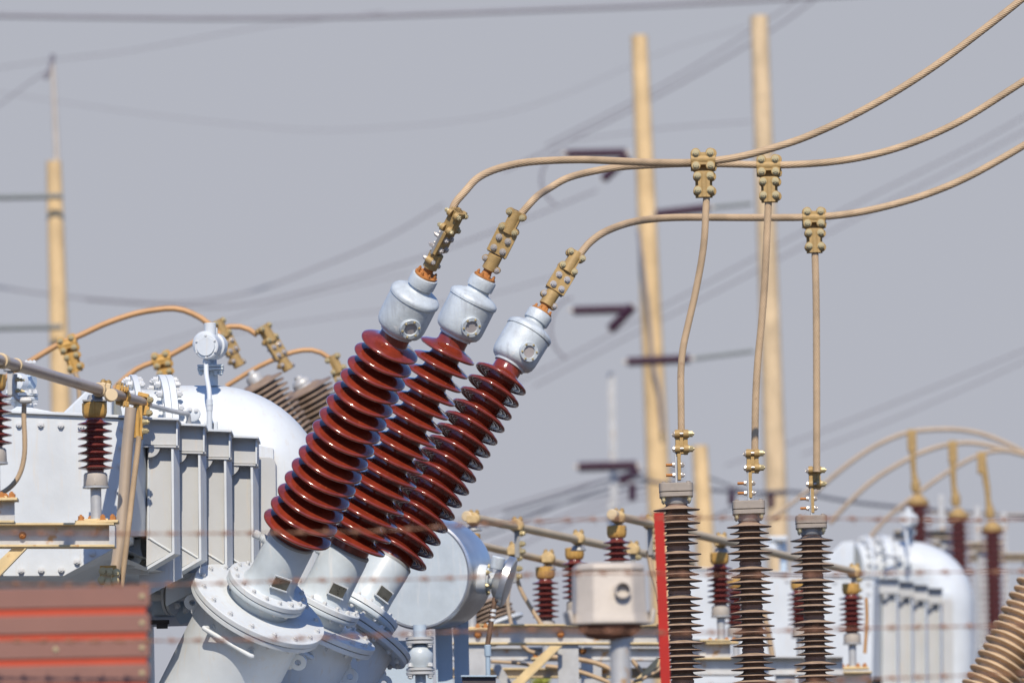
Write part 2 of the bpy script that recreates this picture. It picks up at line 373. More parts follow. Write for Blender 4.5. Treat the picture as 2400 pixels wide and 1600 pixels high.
# ------------------------------------------------------------------ heavy stranded cables
def cable(pts, Ys, label, r=8.6, name='power_cable', mat=None, group='stranded cables from the leaning bushings', strands=13, start=None):
    n = len(pts); yy = [Ys[0] + (Ys[1] - Ys[0]) * i / (n - 1) for i in range(n)] if len(Ys) == 2 else Ys
    P = [W(x, y, q) for (x, y), q in zip(pts, yy)]
    if start is not None: P = [start] + P
    P = resample(spline(P, 30), .0045)
    mb = MB(); mb.tube(P, r * K * (sum(yy) / n / 36), 78, strands, .31)
    return tag(mb.build(name, mat or mCab, sharp=80), label, 'cable', group)
tops = [AXIS[i] @ Vector((0, 0, 838)) for i in range(3)]
cable([(1063, 484), (1090, 449), (1122, 416), (1173, 393.5), (1245, 379.5), (1357, 374.5), (1454, 378), (1526, 381), (1622, 381), (1683, 375.5), (1740, 366), (1811, 347), (1888, 321.5), (1990, 275.5), (2092, 219), (2194, 153), (2296, 76.5), (2388, 4), (2470, -66), (2700, -270), (2950, -520)],
      [tops[0].y - .01, tops[0].y, tops[0].y + .04, 35.5, 35.6, 35.7, 35.8, 35.9, 36.0, 36, 36, 36, 36, 36, 36, 36, 36, 36, 36, 36, 36], 'tan stranded cable from the front bushing, rising highest behind the wooden pole tops', 8.9, start=tops[0])
cable([(1220, 503), (1255, 464), (1285, 443), (1329, 418), (1388, 402), (1454, 391.5), (1543, 386), (1615, 383.5), (1684, 384), (1772, 386), (1827, 387), (1939, 380.6), (2041, 364), (2143, 333), (2245, 287), (2347, 224.5), (2480, 135), (2700, -30), (2950, -250)],
      [tops[1].y, tops[1].y + .02, 36.85, 36.9, 37, 37, 37.1, 37.2, 37.2, 37.2, 37.2, 37.2, 37.2, 37.2, 37.2, 37.2, 37.2, 37.2, 37.2], 'tan stranded cable from the middle bushing, passing through the second tee clamp', 8.6, start=tops[1])
cable([(1356, 600), (1383, 568), (1418.6, 543), (1472, 523), (1526, 513.6), (1597, 509.6), (1740, 510), (1840, 510), (1888, 509), (1959, 505), (2041, 492), (2143, 465), (2245, 426), (2347, 372), (2480, 290), (2700, 140), (2950, -50)],
      [tops[2].y, tops[2].y + .02, 38.2, 38.35, 38.5, 38.6, 38.7, 38.8, 38.8, 38.8, 38.8, 38.8, 38.8, 38.8, 38.8, 38.8, 38.8], 'lowest tan stranded cable, from the rearmost bushing through the third tee clamp', 8.7, start=tops[2])

# tee clamps joining cable and dropper
def tee_clamp():
    X = upf(1647.5, 374, 36.0)
    t = thing('tee_clamp', 'dusty bronze eight-bolt tee clamp on the highest cable', 'clamp', X @ Vector((2, 0, -90)), 'tee clamps joining cables and droppers')
    mb = MB(X); mb.box((0, -10, 0), (56, 7, 27)); mb.lathe([(13, -29), (13, 29)], (0, -3, 0), (1, 0, 0), 24)
    for s in (-1, 1):
        for q in (-15, 15): mb.lathe([(11, -5.5), (11, 5.5)], (s * 17, -9.5, q), (0, 1, 0), 20)
    mb.build('cable_jaw', mBrz, t, bev=.001)
    mb = MB(X); mb.box((1, -9.5, -59), (28, 7.2, 62)); mb.lathe([(12, -90), (12, -32)], (1, -3, 0), (0, 0, 1), 24)
    for s in (-1, 1):
        for q in (-39, -73): mb.lathe([(10.2, -5), (10.2, 5)], (1 + s * 14.8, -9.2, q), (0, 1, 0), 20)
    mb.build('dropper_jaw', mBrz, t, bev=.001)
    mb = MB(X); mb.box((1, 9, -4), (60, 8, 44)); mb.box((1, 9.3, -52), (40, 8, 76))
    for s in (-1, 1):
        for q in (-17, 15): mb.lathe([(12, -5), (12, 5)], (2 + s * 19, 9, q), (0, 1, 0), 20)
        for q in (-40, -75): mb.lathe([(11.5, -4.8), (11.5, 4.8)], (3 + s * 16, 9, q), (0, 1, 0), 20)
    mb.build('back_plate', mBrz, t, bev=.001)
    for s in (-1, 1):
        for q in (-15, 15): bolt(t, X, (s * 17, -15, q), (0, -1, 0), 6.4, 7, mBolt)
        for q in (-39, -73): bolt(t, X, (1 + s * 14.8, -14.3, q), (0, -1, 0), 6.2, 7, mBolt)
    return t, X
t0, X0 = tee_clamp()
for (px, py, Y, rz, lab) in ((1801, 388, 37.2, -2, 'dusty bronze eight-bolt tee clamp in front of the right-hand wooden pole'), (1907, 510, 38.8, 2, 'dusty bronze eight-bolt tee clamp on the lowest cable, right of both wooden poles')):
    Xn = upf(px, py, Y, rz)
    copy_tree(t0, Xn @ X0.inverted() @ WM[t0], lab)
# droppers
G2 = 'droppers from the tee clamps to the arresters'
cable([(1656, 458), (1654, 500), (1651, 557), (1643.6, 614), (1629, 690), (1614, 755), (1601, 815), (1596, 870), (1596, 930), (1597, 1025)], [36.0, 36.0], 'pale stranded dropper bending left between first tee clamp and first arrester', 8.3, group=G2)
cable([(1801, 470), (1797, 560), (1792, 663), (1785, 755), (1776, 847), (1771, 939), (1769, 1065)], [37.2, 37.2], 'slightly curved stranded dropper crossing in front of the right-hand wooden pole', 8.5, group=G2)
cable([(1910, 588), (1913, 714), (1914, 918), (1914, 1105)], [38.8, 38.8], 'straight stranded dropper above the third arrester', 8.4, group=G2)

# ------------------------------------------------------------------ surge arresters
def arrester():
    X = axf(1586, 1194.5, 36.0, -1.9, -5.0)
    t = thing('surge_arrester', 'dusty brown surge arrester directly behind the red picket', 'surge arrester', X @ Vector((0, 0, -1800)), 'brown surge arresters under the droppers')
    # housing
    pr = [(25, 14), (25, 8)]; z = 0; k = 0
    while z > -620:
        for j in range(6):
            r = 55 if j % 2 == 0 else 48
            pr += [(25, z + 11), (27, z + 8), (30, z + 6.2), (r - 8, z + 2), (r - .4, z + .2), (r, z - .6), (r - .8, z - 1.4), (32, z + 2.0), (25, z + 2)]; z -= 15.8
        pr += [(25, z + 10), (27, z + 9), (27, z + 2.5), (25.4, z + 2), (25.4, z + .5), (27, z), (27, z - 5), (25, z - 6)]; z -= 10
    pr += [(25, z)]; zb = z
    mb = MB(X); mb.lathe(pr, n=72); sc_ = mb.build('shed_column', mPoly, t, sharp=60); sc_.data.materials.append(mLitDust)
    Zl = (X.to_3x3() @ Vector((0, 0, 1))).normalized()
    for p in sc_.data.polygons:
        if p.normal.dot(Zl) > .85: p.material_index = 1  # upward shed faces painted paler, as if caught by the sun
    mb = MB(X); mb.lathe([(24, 12), (27, 14), (28.5, 19), (28.5, 29), (31, 30)], n=40); mb.lathe([(25.2, 4), (24, 11), (14, 11.5)], n=40, cap=False)
    mb.build('neck', mGalD, t)
    # square cast end cap with corner bolts
    def rr(h, c, z0, z1, b):
        P = []
        for cx, cy, a0 in ((1, 1, 0), (-1, 1, 90), (-1, -1, 180), (1, -1, 270)):
            for k in range(5):
                a = R(a0 + 90 * k / 4); P.append((cx * (h - c) + c * math.cos(a), cy * (h - c) + c * math.sin(a), z0))
        b.prism(P, (0, 0, z1 - z0))
    mb = MB(X); rr(39, 10, 30, 40.5, mb); mb.build('cap_lower_plate', mCapB, t, bev=.0015)
    mb = MB(X); rr(39.6, 10, 42, 62, mb); mb.build('cap', mCapB, t, bev=.002)
    for s in (-1, 1):
        for q in (-1, 1):
            bolt(t, X, (s * 30, q * 30, 30), (0, 0, -1), 4.6, 11, mBolt); bolt(t, X, (s * 29, q * 30, 61), (0, 0, 1), 5, 4, mCapB)
    # terminal strap standing on the cap
    mb = MB(X); mb.box((1, 0, 98), (3.6, 30, 76)); mb.build('terminal_strap', mGal, t)
    mb = MB(X); mb.lathe([(34, zb - 24), (38, zb - 20), (38, zb - 8), (25, zb + 1)], n=40)
    mb.build('base_flange', mGalD, t)
    mb = MB(X); mb.box((0, 0, (zb - 24 - 1800) / 2), (70, 70, 1800 + zb - 24)); mb.build('pedestal', mGal, t, bev=.002)
    return t, X
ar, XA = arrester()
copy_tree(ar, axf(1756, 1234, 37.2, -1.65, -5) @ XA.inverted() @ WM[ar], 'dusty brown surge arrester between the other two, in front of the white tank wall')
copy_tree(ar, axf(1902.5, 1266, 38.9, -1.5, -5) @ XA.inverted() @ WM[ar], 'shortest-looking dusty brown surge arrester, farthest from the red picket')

def side_clamp():
    X = axf(1586, 1194.5, 36.0, -1.2, -5.0)
    t = thing('dropper_clamp', 'side-on bronze dropper clamp bolted above the first arrester', 'clamp', X @ Vector((10, 0, 70)), 'bronze clamps between droppers and arresters')
    mb = MB(X); mb.box((8, 0, 101), (8, 32, 62)); mb.box((7, 0, 131), (12, 26, 8)); mb.build('pad', mBrz, t, bev=.0012)
    for z in (82, 106):
        for y in (-8, 8): bolt(t, X, (12, y, z), (1, 0, 0), 5, 7, mBoltS); bolt(t, X, (-1, y, z), (-1, 0, 0), 5, 7, mBoltS, 'nut')
    mb = MB(X)
    for z in (82, 106):
        for y in (-8, 8): mb.cyl((-6, y, z), (-23, y, z), 3, 10)
    mb.build('threaded_rods', mBoltR, t)
    for nm, x0 in (('inner_jaw', 4), ('outer_jaw', 24)):
        mb = MB(X); mb.box((x0 + 1, 0, 159), (9, 26, 58)); mb.cyl((14 + (x0 - 14) * .25, 0, 131), (14 + (x0 - 14) * .25, 0, 187), 11.5, 20)
        for z in (143, 178):
            mb.lathe([(9, -6), (9, 6)], (x0 + 1, -15, z), (1, 0, 0), 18); mb.lathe([(9, -6), (9, 6)], (x0 + 1, 15, z), (1, 0, 0), 18)
        mb.build(nm, mBrz, t, bev=.0008)
    for z in (143, 178):
        for y in (-15, 15):
            bolt(t, X, (-1, y, z), (-1, 0, 0), 5.4, 5, mBoltS); bolt(t, X, (31, y, z), (1, 0, 0), 5.8, 11, mBolt, 'nut')
        mb = MB(X); mb.cyl((2, -15, z), (36, -15, z), 3.6, 12); mb.build('bolt_shank', mBoltS, t)
    return t, X
sd, XS = side_clamp()
copy_tree(sd, axf(1753, 1234, 37.2, -1.2, -5) @ XS.inverted() @ WM[sd], 'side-on bronze dropper clamp bolted above the middle arrester')
copy_tree(sd, axf(1899, 1266, 38.9, -1.2, -5) @ XS.inverted() @ WM[sd], 'side-on bronze dropper clamp bolted above the third arrester')

# ------------------------------------------------------------------ transformers
class Map:
    """the same machine seen elsewhere: photo pixels of the near one -> photo pixels and distance of this one"""
    def __init__(s, ax=1., bx=0., by=0., y0=36., ext=0): s.a, s.bx, s.by, s.y0, s.ext = ax, bx, by, y0, ext
    def __call__(s, px, py, Y):
        if py > 1210: py += s.ext
        return W(s.a * px + s.bx, s.a * py + s.by, s.y0 + (Y - 36))
def mslab(mb, m, pts, Y, t, vec=None):
    ys = Y if isinstance(Y, (list, tuple)) else [Y] * len(pts)
    return mb.prism([m(x, y, yy) for (x, y), yy in zip(pts, ys)], vec or (0, t, 0))
def I3(k=K): return Matrix.Scale(k, 4)

def transformer(m, mp, label, near):
    t = thing('transformer', label, 'transformer', Vector((m(300, 1300, 37).x, m(300, 1300, 37).y, 0)), 'transformers with elbow oil pipes')
    U = Matrix()
    # bolted end box of the tank
    mb = MB(); mslab(mb, m, [(-550, 934), (120, 967), (310, 984), (304, 1262), (256, 1292), (150, 1350), (-550, 1352)], 35.45, .75)
    cov = mb.build('tank_end_cover', mW, t, bev=.004)
    for (x, y) in [(-60, 992), (0, 993), (45, 995), (96, 995), (143, 997), (190, 1000), (240, 1002), (288, 1004), (286, 1047), (283, 1090), (281, 1150), (279, 1210), (50, 1337), (97, 1336), (144, 1335), (181, 1316), (217, 1296), (0, 1342), (250, 1270)]:
        p = m(x, y, 35.449); bolt(t, U, p, (0, -1, 0), 6.3 * K, 8 * K, mBoltW)
    mb = MB(); mslab(mb, m, [(-550, 932), (10, 960), (205, 968), (314, 974), (314, 980), (205, 975), (10, 967), (-550, 939)], 35.432, .76)
    mb.build('top_rim', mW, t, bev=.002)
    mb = MB(); mslab(mb, m, [(20, 964), (40, 952), (75, 955), (130, 966), (130, 972), (20, 972)], 35.6, .3); mb.build('lid_rise', mW, t, bev=.003)
    # shaded body and sloping belly
    mb = MB(); mslab(mb, m, [(-550, 990), (345, 990), (640, 1050), (650, 1330), (646, 1415), (330, 1425), (-550, 1425)], 37.35, 1.5); mb.build('tank_body', mW, t)
    a = m(300, 1415, 37.4); b0 = m(325, 1415, 37.4)
    mb = MB(); mb.box((b0.x - 1.0, a.y + .85, a.z / 2 - .01), (2.0, 1.36, a.z)); mb.build('tank_base', mW, t)
    mb = MB()
    top = [m(-550, 1351, 35.5), m(150, 1349, 35.5), m(257, 1291, 35.6), m(346, 1330, 35.85), m(420, 1345, 36.15), m(560, 1330, 36.7), m(650, 1330, 37)]
    bot = [m(-550, 1440, 37.3), m(150, 1440, 37.3), m(257, 1432, 37.3), m(346, 1428, 37.3), m(420, 1424, 37.3), m(560, 1420, 37.3), m(650, 1416, 37.3)]
    n = len(top); mb.add(top + bot + [p + Vector((0, .03, .04)) for p in top] + [p + Vector((0, .03, .04)) for p in bot],
        [(i, i + 1, n + i + 1, n + i) for i in range(n - 1)] + [(2 * n + i, 3 * n + i, 3 * n + i + 1, 2 * n + i + 1) for i in range(n - 1)])
    mb.build('belly_plate', mW, t)
    mb = MB(); mslab(mb, m, [(345, 1040), (606, 1092), (606, 1350), (345, 1340)], [36.0, 37.1, 37.1, 36.0], 0, (-.04, .1, 0)); mb.build('rib_wall', mW, t)
    # shaded side wall next to the end box
    mb = MB(); mslab(mb, m, [(309, 1010), (352, 1012), (352, 1256), (303, 1254)], [35.5, 35.9, 35.9, 35.5], 0, (-.05, .1, 0)); mb.build('side_wall', mW, t)
    mb = MB(); mb.lathe([(11, -4), (29, -4), (29, 4), (11, 4), (11, -4)], (0, 0, 0), (0, 1, 0), 36, cap=False); mb.v = [m(304, 1302, 35.9) + p * K for p in mb.v]; mb.box(m(310, 1278, 35.9), (.07, .012, .05)); mb.build('lifting_eye', mW, t)
    mb = MB(); mslab(mb, m, [(296, 1256), (352, 1256), (347, 1345), (280, 1345)], 35.97, .03); mb.build('lug_plate', mW, t)
    # stepped stiffener ribs
    for i in range(4):
        dx, dy, Yi = [0, 63, 123.5, 186][i], [0, 14.5, 28, 43][i], 35.75 + .28 * i
        xl = 326 if i == 0 else 351 + dx
        q = lambda *a: [(x + dx if x != 'L' else xl, y + dy) for x, y in a]
        mb = MB(); mslab(mb, m, q(('L', 980), (416, 981.5), (416, 1043), ('L', 1042)), Yi, .30); S = mb.build('stiffener', mWd, t, bev=.0015)
        mb = MB(); mslab(mb, m, q(('L', 976), (419, 979), (419, 984), ('L', 981.5)), Yi - .058, .345); mb.build('top_plate', mW, S, bev=.001)
        mb = MB(); mslab(mb, m, q((412.5, 984.5), (416.5, 984.5), (416.5, 1044), (412.5, 1044)), Yi - .02, .03); mb.build('end_plate', mW, S, bev=.001)
        mb = MB(); mslab(mb, m, q(('L', 1043), (419, 1044), (419, 1048.5), ('L', 1047)), Yi - .012, .1); mb.build('ledge', mWd, S, bev=.001)
        mb = MB(); mslab(mb, m, q((346, 1045), (401, 1045), (402, 1293), (343, 1326)), Yi + .046, .25); mb.build('rib_face', mWd, S)
        mb = MB(); mslab(mb, m, q((401, 1048), (406.5, 1048), (409, 1297), (344, 1335), (343, 1328), (403, 1292)), Yi - .005, 0, (.022, .08, 0)); mb.build('outer_flange', mW, S, bev=.001)
        mb = MB(); P = [m(x, y, Yi + .044) for x, y in q((350, 1260), (365, 1270), (385, 1282), (401, 1292))]; mb.tube(resample(P, .008), [.0042 + .0011 * random.random() for _ in resample(P, .008)], 8)
        P = [m(x, y, Yi + .044) for x, y in q((348, 1050), (349, 1150), (348, 1262))]; mb.tube(resample(P, .01), [.0032 + .001 * random.random() for _ in resample(P, .01)], 8)
        mb.build('weld_bead', mW, S)
        if i < 3: mb = MB(); mslab(mb, m, q((326, 1330), (420, 1296), (428, 1352), (326, 1405)), Yi + .27, .02); mb.build('lower_web', mW, S)
        c = (350 + dx, 1046 + dy); fan = [c] + [(c[0] + 25 * math.cos(R(u)), c[1] + 25 * math.sin(R(u))) for u in range(0, 100, 12)]
        mb = MB(); mslab(mb, m, fan, [Yi - .010] + [Yi - .004] * (len(fan) - 1), .03); mb.build('corner_gusset', mWd, S)
    mb = MB(); mslab(mb, m, [(597, 1069), (632, 1070), (641, 1074), (646, 1085), (650, 1420), (597, 1420)], 36.95, .2); mb.build('corner_plate', mWd, t, bev=.004)
    # elbow oil pipe
    rp = 130 * K
    path = [mp(x, 1027, 37.7) for x in (398, 440, 500)] + [mp(500 + 146 * math.sin(R(u)), 1173 - 146 * math.cos(R(u)), 37.7) for u in range(6, 91, 6)] + [mp(646, 1250, 37.7), mp(648, 1700, 37.7)]
    mb = MB(); mb.tube(path, rp, 72); oil = mb.build('oil_pipe', mW, t)
    mb = MB(); mb.tube([mp(255, 1025, 37.6), mp(398, 1027, 37.7)], 119 * K, 64); mb.build('pipe_stub', mW, oil)
    bend = [(200, 1080), (240, 985), (235, 950), (180, 985), (120, 1040)]
    mb = MB(); mslab(mb, mp, [(128, 985), (212, 905), (262, 900), (262, 1100), (128, 1100)], 37.3, .5); mb.build('gusset_hood', mW, oil, bev=.01)
    for x, w_ in ((312, 7), (378, 8), (394, 8)):
        p = mp(x, 1027, 37.66); A = Vector((.985, .17, 0))
        mb = MB(); mb.lathe([(100 * K, -w_ * K), (157 * K, -w_ * K), (157 * K, w_ * K), (100 * K, w_ * K)], p, A, 72); mb.build('pipe_flange', mW, oil, bev=.0015)
    A = Vector((.985, .17, 0)); xh = A.cross(Vector((0, 0, 1))).normalized(); zh = xh.cross(A)
    for x, sg in ((320, 1), (304, -1), (403, 1), (369, -1)):
        p = mp(x, 1027, 37.66)
        for k in range(20):
            a = 2 * math.pi * (k + .5) / 20
            bolt(oil, U, p + (xh * math.cos(a) + zh * math.sin(a)) * 143 * K, A * sg, 8.2 * K, 12 * K, mBoltW)
    # gas relay with round cover on a short riser
    P = lambda x, y, dy=0: mp(x, y, 37.45 + dy)
    mb = MB(); mb.cyl(P(497, 905, .2), P(496, 862, .2), 15 * K, 24); mb.cyl(P(496, 855, .2), P(495, 820, .2), 13 * K, 24); riser = mb.build('riser', mWg, t)
    for y0 in (866, 859):
        mb = MB(); c = P(494, y0, .2); mb.box(c, (64 * K, .11, 6.2 * K)); mb.build('riser_flange', mWg, riser, bev=.003)
    for x in (471, 483, 506, 517): bolt(riser, U, P(x, 869, .2 - .035), (0, 0, -1), 6 * K, 9 * K, mWg)
    mb = MB(); A = Vector((-.28, -.96, 0)); mb.lathe([(29 * K, 0), (33 * K, .005), (33 * K, .05), (28 * K, .055), (28 * K, .10), (32 * K, .105), (32 * K, .15), (24 * K, .165)], P(505, 812, .16), A, 48)
    relay = mb.build('relay_body', mW, t, bev=.001)
    mb = MB(); mb.lathe([(30 * K, .0), (30.5 * K, .003), (30.5 * K, .022), (28 * K, .026), (23.5 * K, .026), (22.5 * K, .034), (0, .034)], P(487, 813, -.03), A, 48); mb.build('relay_cover', mW, relay)
    t1 = Vector((0, 0, 1)).cross(A).normalized()
    for k in range(6):
        a = 2 * math.pi * (k + .5) / 6; bolt(relay, U, P(487, 813, -.03) + A * .026 + (t1 * math.cos(a) + Vector((0, 0, 1)) * math.sin(a)) * 27 * K, A, 2.6 * K, 3 * K, mBoltW)
    mb = MB(); mb.cyl(P(493, 785, .05), P(492, 757, .05), 14.5 * K, 28); mb.build('relay_top', mW, relay, bev=.002)
    mb = MB(); mb.cyl(P(507, 790, .1), P(506, 768, .1), 4 * K, 12); mb.build('vent_tube', mW, relay)
    mb = MB(); mb.lathe([(8 * K, 0), (8.5 * K, .008), (6 * K, .02), (6 * K, .03)], P(483, 851, -.02), (0, 0, 1), 16)
    mb.tube(spline([P(483, 850, -.02), P(484, 880, -.05), P(490, 915, -.1), P(491, 950, -.12)], 8), 6 * K, 16)
    mb.lathe([(8 * K, 0), (8 * K, .05)], P(491, 962, -.12), (0, 0, 1), 16); mb.lathe([(9 * K, 0), (9 * K, .006)], P(491, 950, -.12), (0, 0, 1), 16)
    mb.cyl(P(491, 957, -.12), P(491, 1006, -.12), 7 * K, 16); mb.build('conduit', mW, relay)
    mb = MB(); mslab(mb, mp, rect(478, 990, 486, 1010), 37.4, .12); mslab(mb, mp, rect(501, 990, 509, 1010), 37.4, .12); mslab(mb, mp, rect(478, 986, 509, 991), 37.42, .06); mb.build('conduit_bracket', mW, relay, bev=.001)
    # thin pipe ending at a small round flange
    mb = MB(); A = Vector((-.1, -1, .0)); mb.lathe([(19 * K, 0), (19 * K, .018), (17 * K, .02)], mp(452, 970, 37.43), A, 32); mb.build('small_flange', mW, oil)
    mb = MB(); mb.tube(spline([mp(345, 948, 37.1), mp(400, 962, 37.25), mp(430, 968, 37.3), mp(441, 972, 37.33), mp(443, 1000, 37.35)], 8), 6 * K, 14); mb.build('thin_pipe', mGal, oil)
    for (x, y) in ((445, 960), (460, 962)): bolt(oil, U, mp(x, y, 37.41), A, 4.5 * K, 5 * K, mBoltW)
    return t
m1 = Map()
tr = transformer(m1, m1, 'pale grey transformer with stepped ribs and elbow oil pipe, behind the brown slat panel', True)
m2 = Map(.55, 2105 - 413 * .55, 1353 - 980 * .55, 66., 150); m2p = Map(.55, 2145 - 522 * .55, 1265 - 896 * .55, 66.)
transformer(m2, m2p, 'smaller-looking distant pale transformer behind the surge arresters', False)

# leaning turrets that carry the bushings (parts of the near transformer)
U = Matrix()
for i in range(3):
    X = AXIS[i]
    mb = MB(X); mb.lathe([(129, -520), (129, -246), (127, -243)], n=96); T = mb.build('turret', mW, tr)
    mb = MB(X); mb.lathe([(120, -243.5), (165, -243.5), (166, -242), (166, -233), (165, -231.5), (120, -231.5)], n=120); mb.build('lower_flange', mW, T)
    mb = MB(X); mb.lathe([(70, -229.5), (167, -229.5), (168, -228), (168, -218), (167, -216.5), (70, -216.5)], n=120); mb.build('upper_flange', mW, T)
    mb = MB(X); mb.lathe([(120, -231.6), (161, -231.6), (161, -229.4), (120, -229.4)], n=96); mb.build('gasket', mDark, T)
    mb = MB(X); mb.lathe([(76, -216.6), (78, -190), (98, -189.5), (99, -188), (99, -180), (98, -178.5), (60, -178.5)], n=96); mb.build('neck', mWg, T, sharp=40)
    for k in range(16):
        a = 2 * math.pi * (k + .15) / 16; c, s_ = math.cos(a), math.sin(a)
        bolt(T, X, (150 * c, 150 * s_, -216.7), (0, 0, 1), 5.6, 7.5, mBoltW); bolt(T, X, (150 * c, 150 * s_, -243.5), (0, 0, -1), 6, 9, mBoltW, 'nut')
        a = 2 * math.pi * (k + .3) / 16; bolt(T, X, (88 * math.cos(a), 88 * math.sin(a), -189.5), (0, 0, -1), 4.8, 7, mBoltW, 'nut')
    zh = -282; p0 = Vector((-73, -107, zh)); p1 = Vector((34, -124, zh)); o0 = Vector((-17, -24, 0)); o1 = Vector((7, -28, 0))
    hp = spline([p0, p0 + o0 * .7, p0 + o0 + (p1 - p0) * .05, p0.lerp(p1, .5) + (o0 + o1) / 2, p1 + o1 - (p1 - p0) * .05, p1 + o1 * .7, p1], 8)
    mb = MB(X); mb.tube(hp, 5.6, 16); mb.build('handle', mW, T)
    mb = MB(X); mb.lathe([(10, -3), (10, 3)], p0, (p0.x, p0.y, 0), 16); mb.lathe([(10, -3), (10, 3)], p1, (p1.x, p1.y, 0), 16); mb.build('handle_foot', mW, T)
    for s_ in (-1, 1):
        z = -303 if s_ > 0 else -290
        c = Vector((s_ * 143, 0, z)); mb = MB(X); mb.lathe([(7.5, -5), (20, -5), (20, 5), (7.5, 5), (7.5, -5)], c, (0, 1, 0), 32, cap=False)
        mb.prism([(s_ * 127, -4.4, z - 30), (s_ * 137, -4.4, z - 22), (s_ * 131, -4.4, z - 8), (s_ * 131, -4.4, z + 8), (s_ * 137, -4.4, z + 22), (s_ * 127, -4.4, z + 30)], (0, 8.8, 0)); mb.build('lifting_lug', mW, T)

lo = AXIS[1] @ Vector((0, 0, -430))
mb = MB(); mb.box((lo.x - .25, lo.y + .1, (lo.z - .12) / 2), (1.5, 2.6, lo.z - .12)); mb.build('main_tank', mW, tr, bev=.01)
# horizontal oil line and valve left of the front turret
P = lambda x, y, Y=36.5: W(x, y, Y)
mb = MB(); mb.cyl(P(300, 1397), P(470, 1396), 12.5 * K, 28); L = mb.build('oil_line', mWd, tr)
for x in (396, 405):
    mb = MB(); mb.lathe([(41 * K, -3.5 * K), (41 * K, 3.5 * K)], P(x, 1401, 36.5), (.93, -.36, 0), 48); mb.build('line_flange', mWd, L, bev=.001)
for (x, y) in ((413, 1376), (438, 1376), (412, 1419), (432, 1430)): bolt(L, U, P(x, y, 36.42), (.93, -.36, 0), 6 * K, 9 * K, mBoltW)
mb = MB(); mb.lathe([(22 * K, 0), (30 * K, .01), (30 * K, .05), (22 * K, .09), (18 * K, .10)], P(385, 1446, 36.6), (0, 0, 1), 28); mb.lathe([(30 * K, -.05), (30 * K, .05)], P(440, 1426, 36.6), (.9, -.2, .3), 28)
mb.build('valve_body', mChan, L, bev=.002)
mb = MB(); mb.box(P(375, 1457, 36.55), (44 * K, .05, 9 * K)); mb.box(P(380, 1466, 36.55), (26 * K, .04, 12 * K)); mb.build('valve_bonnet', mDark, L, bev=.001)

# ------------------------------------------------------------------ conservator drum with dial gauge
Wc = lambda x, y, Y=38.: W(x, y, Y + 1.8)
Mc = lambda x, y, Y: W(x, y, Y + 1.8)
cb = thing('conservator_tank', 'round pale drum with bright metal rim and dial gauge, behind the leaning turrets', 'oil tank', Vector((Wc(1030, 1500, 38.6).x, 40.4, 0)))
A = (CR @ Vector((-.36, .02, 1))).normalized()        # towards the viewer and a little left
c0 = Wc(984, 1346, 38.25); rr_ = 137 * K
mb = MB(); mb.lathe([(rr_ * .99, 0), (rr_ * .985, .012), (0, .016)], c0, A, 96); mb.build('end_disc', mWg, cb)
mb = MB(); mb.lathe([(rr_ * 1.03, -.02), (rr_ * 1.055, -.012), (rr_ * 1.055, .006), (rr_ * 1.02, .014), (rr_ * .99, .013), (rr_ * .99, -.02)], c0, A, 96); mb.build('clamp_ring', mShine, cb)
mb = MB(); mb.lathe([(rr_ * 1.0, -.02), (rr_ * 1.04, -.05), (rr_ * 1.05, -.28), (rr_ * 1.0, -.33), (rr_ * .9, -.36), (0, -.36)], c0, A, 96); mb.build('drum', mShine, cb, sharp=40)
sx = CR @ Vector((1, 0, 0)); g0 = Wc(1135, 1357, 38.3); GA = (CR @ Vector((.97, -.05, .12))).normalized()
mb = MB(); mb.lathe([(.070, -.10), (.070, .0), (.066, .014)], g0, GA, 40); mb.build('gauge_pad', mW, cb, bev=.002)
mb = MB(); mb.lathe([(.056, .01), (.056, .022), (.034, .026), (.034, .10)], g0, GA, 36); mb.build('gauge_neck', mWg, cb, bev=.001)
for k in range(6):
    a = 2 * math.pi * k / 6; v1 = GA.cross(Vector((0, 1, 0))).normalized(); v2 = GA.cross(v1)
    bolt(cb, U, g0 + GA * .015 + (v1 * math.cos(a) + v2 * math.sin(a)) * .063, GA, .009, .014, mBolt)
DA = (CR @ Vector((.945, -.30, .12))).normalized(); d0 = Wc(1181, 1361, 38.25)
mb = MB(); mb.lathe([(.03, -.05), (.07, -.04), (.105, -.012), (.121, -.006), (.121, .024), (.114, .029), (.104, .030)], d0, DA, 56); D = mb.build('dial_gauge', mShine, cb, sharp=40)
mb = MB(); mb.lathe([(.104, .024), (.104, .0285)], d0, DA, 48); mb.build('dial_glass', mGlass, D)
mb = MB(); mb.lathe([(.030, -.03), (.032, -.02), (.032, .025), (.027, .03)], Wc(1166, 1318, 38.15), (.25, -.1, 1), 24); mb.build('switch_cap', mCap, D, bev=.002)
P = lambda x, y, Y=38.2: Wc(x, y, Y)
mb = MB(); mb.tube(spline([P(1160, 1400), P(1154, 1440), P(1148, 1480), P(1142, 1515)], 8), 6.5 * K, 16); fx = mb.build('flexible_conduit', mFlex, cb)
mb = MB()
for k in range(22):
    y = 1420 + k * 4.2; mb.lathe([(7.4 * K, -.0016), (7.4 * K, .0016)], P(1158 - (y - 1405) * .145, y), (.05, 0, 1), 14)
mb.build('conduit_rings', mFlex, fx)
mb = MB()
for y in (1430, 1440, 1452): mb.lathe([(8 * K, -.006), (8 * K, .006)], P(1156 - (y - 1430) * .13, y), (.1, 0, 1), 14)
mb.build('white_tape', mW, fx)
mb = MB(); mb.lathe([(8.5 * K, -.05), (9 * K, -.045), (9 * K, .0), (6.5 * K, .004)], P(1143, 1512), (0, 0, 1), 20); mb.cyl(P(1143, 1520), P(1146, 1700), 6.2 * K, 16); mb.build('rigid_conduit', mBlueP, cb)
zt = Wc(1040, 1440, 38.5).z
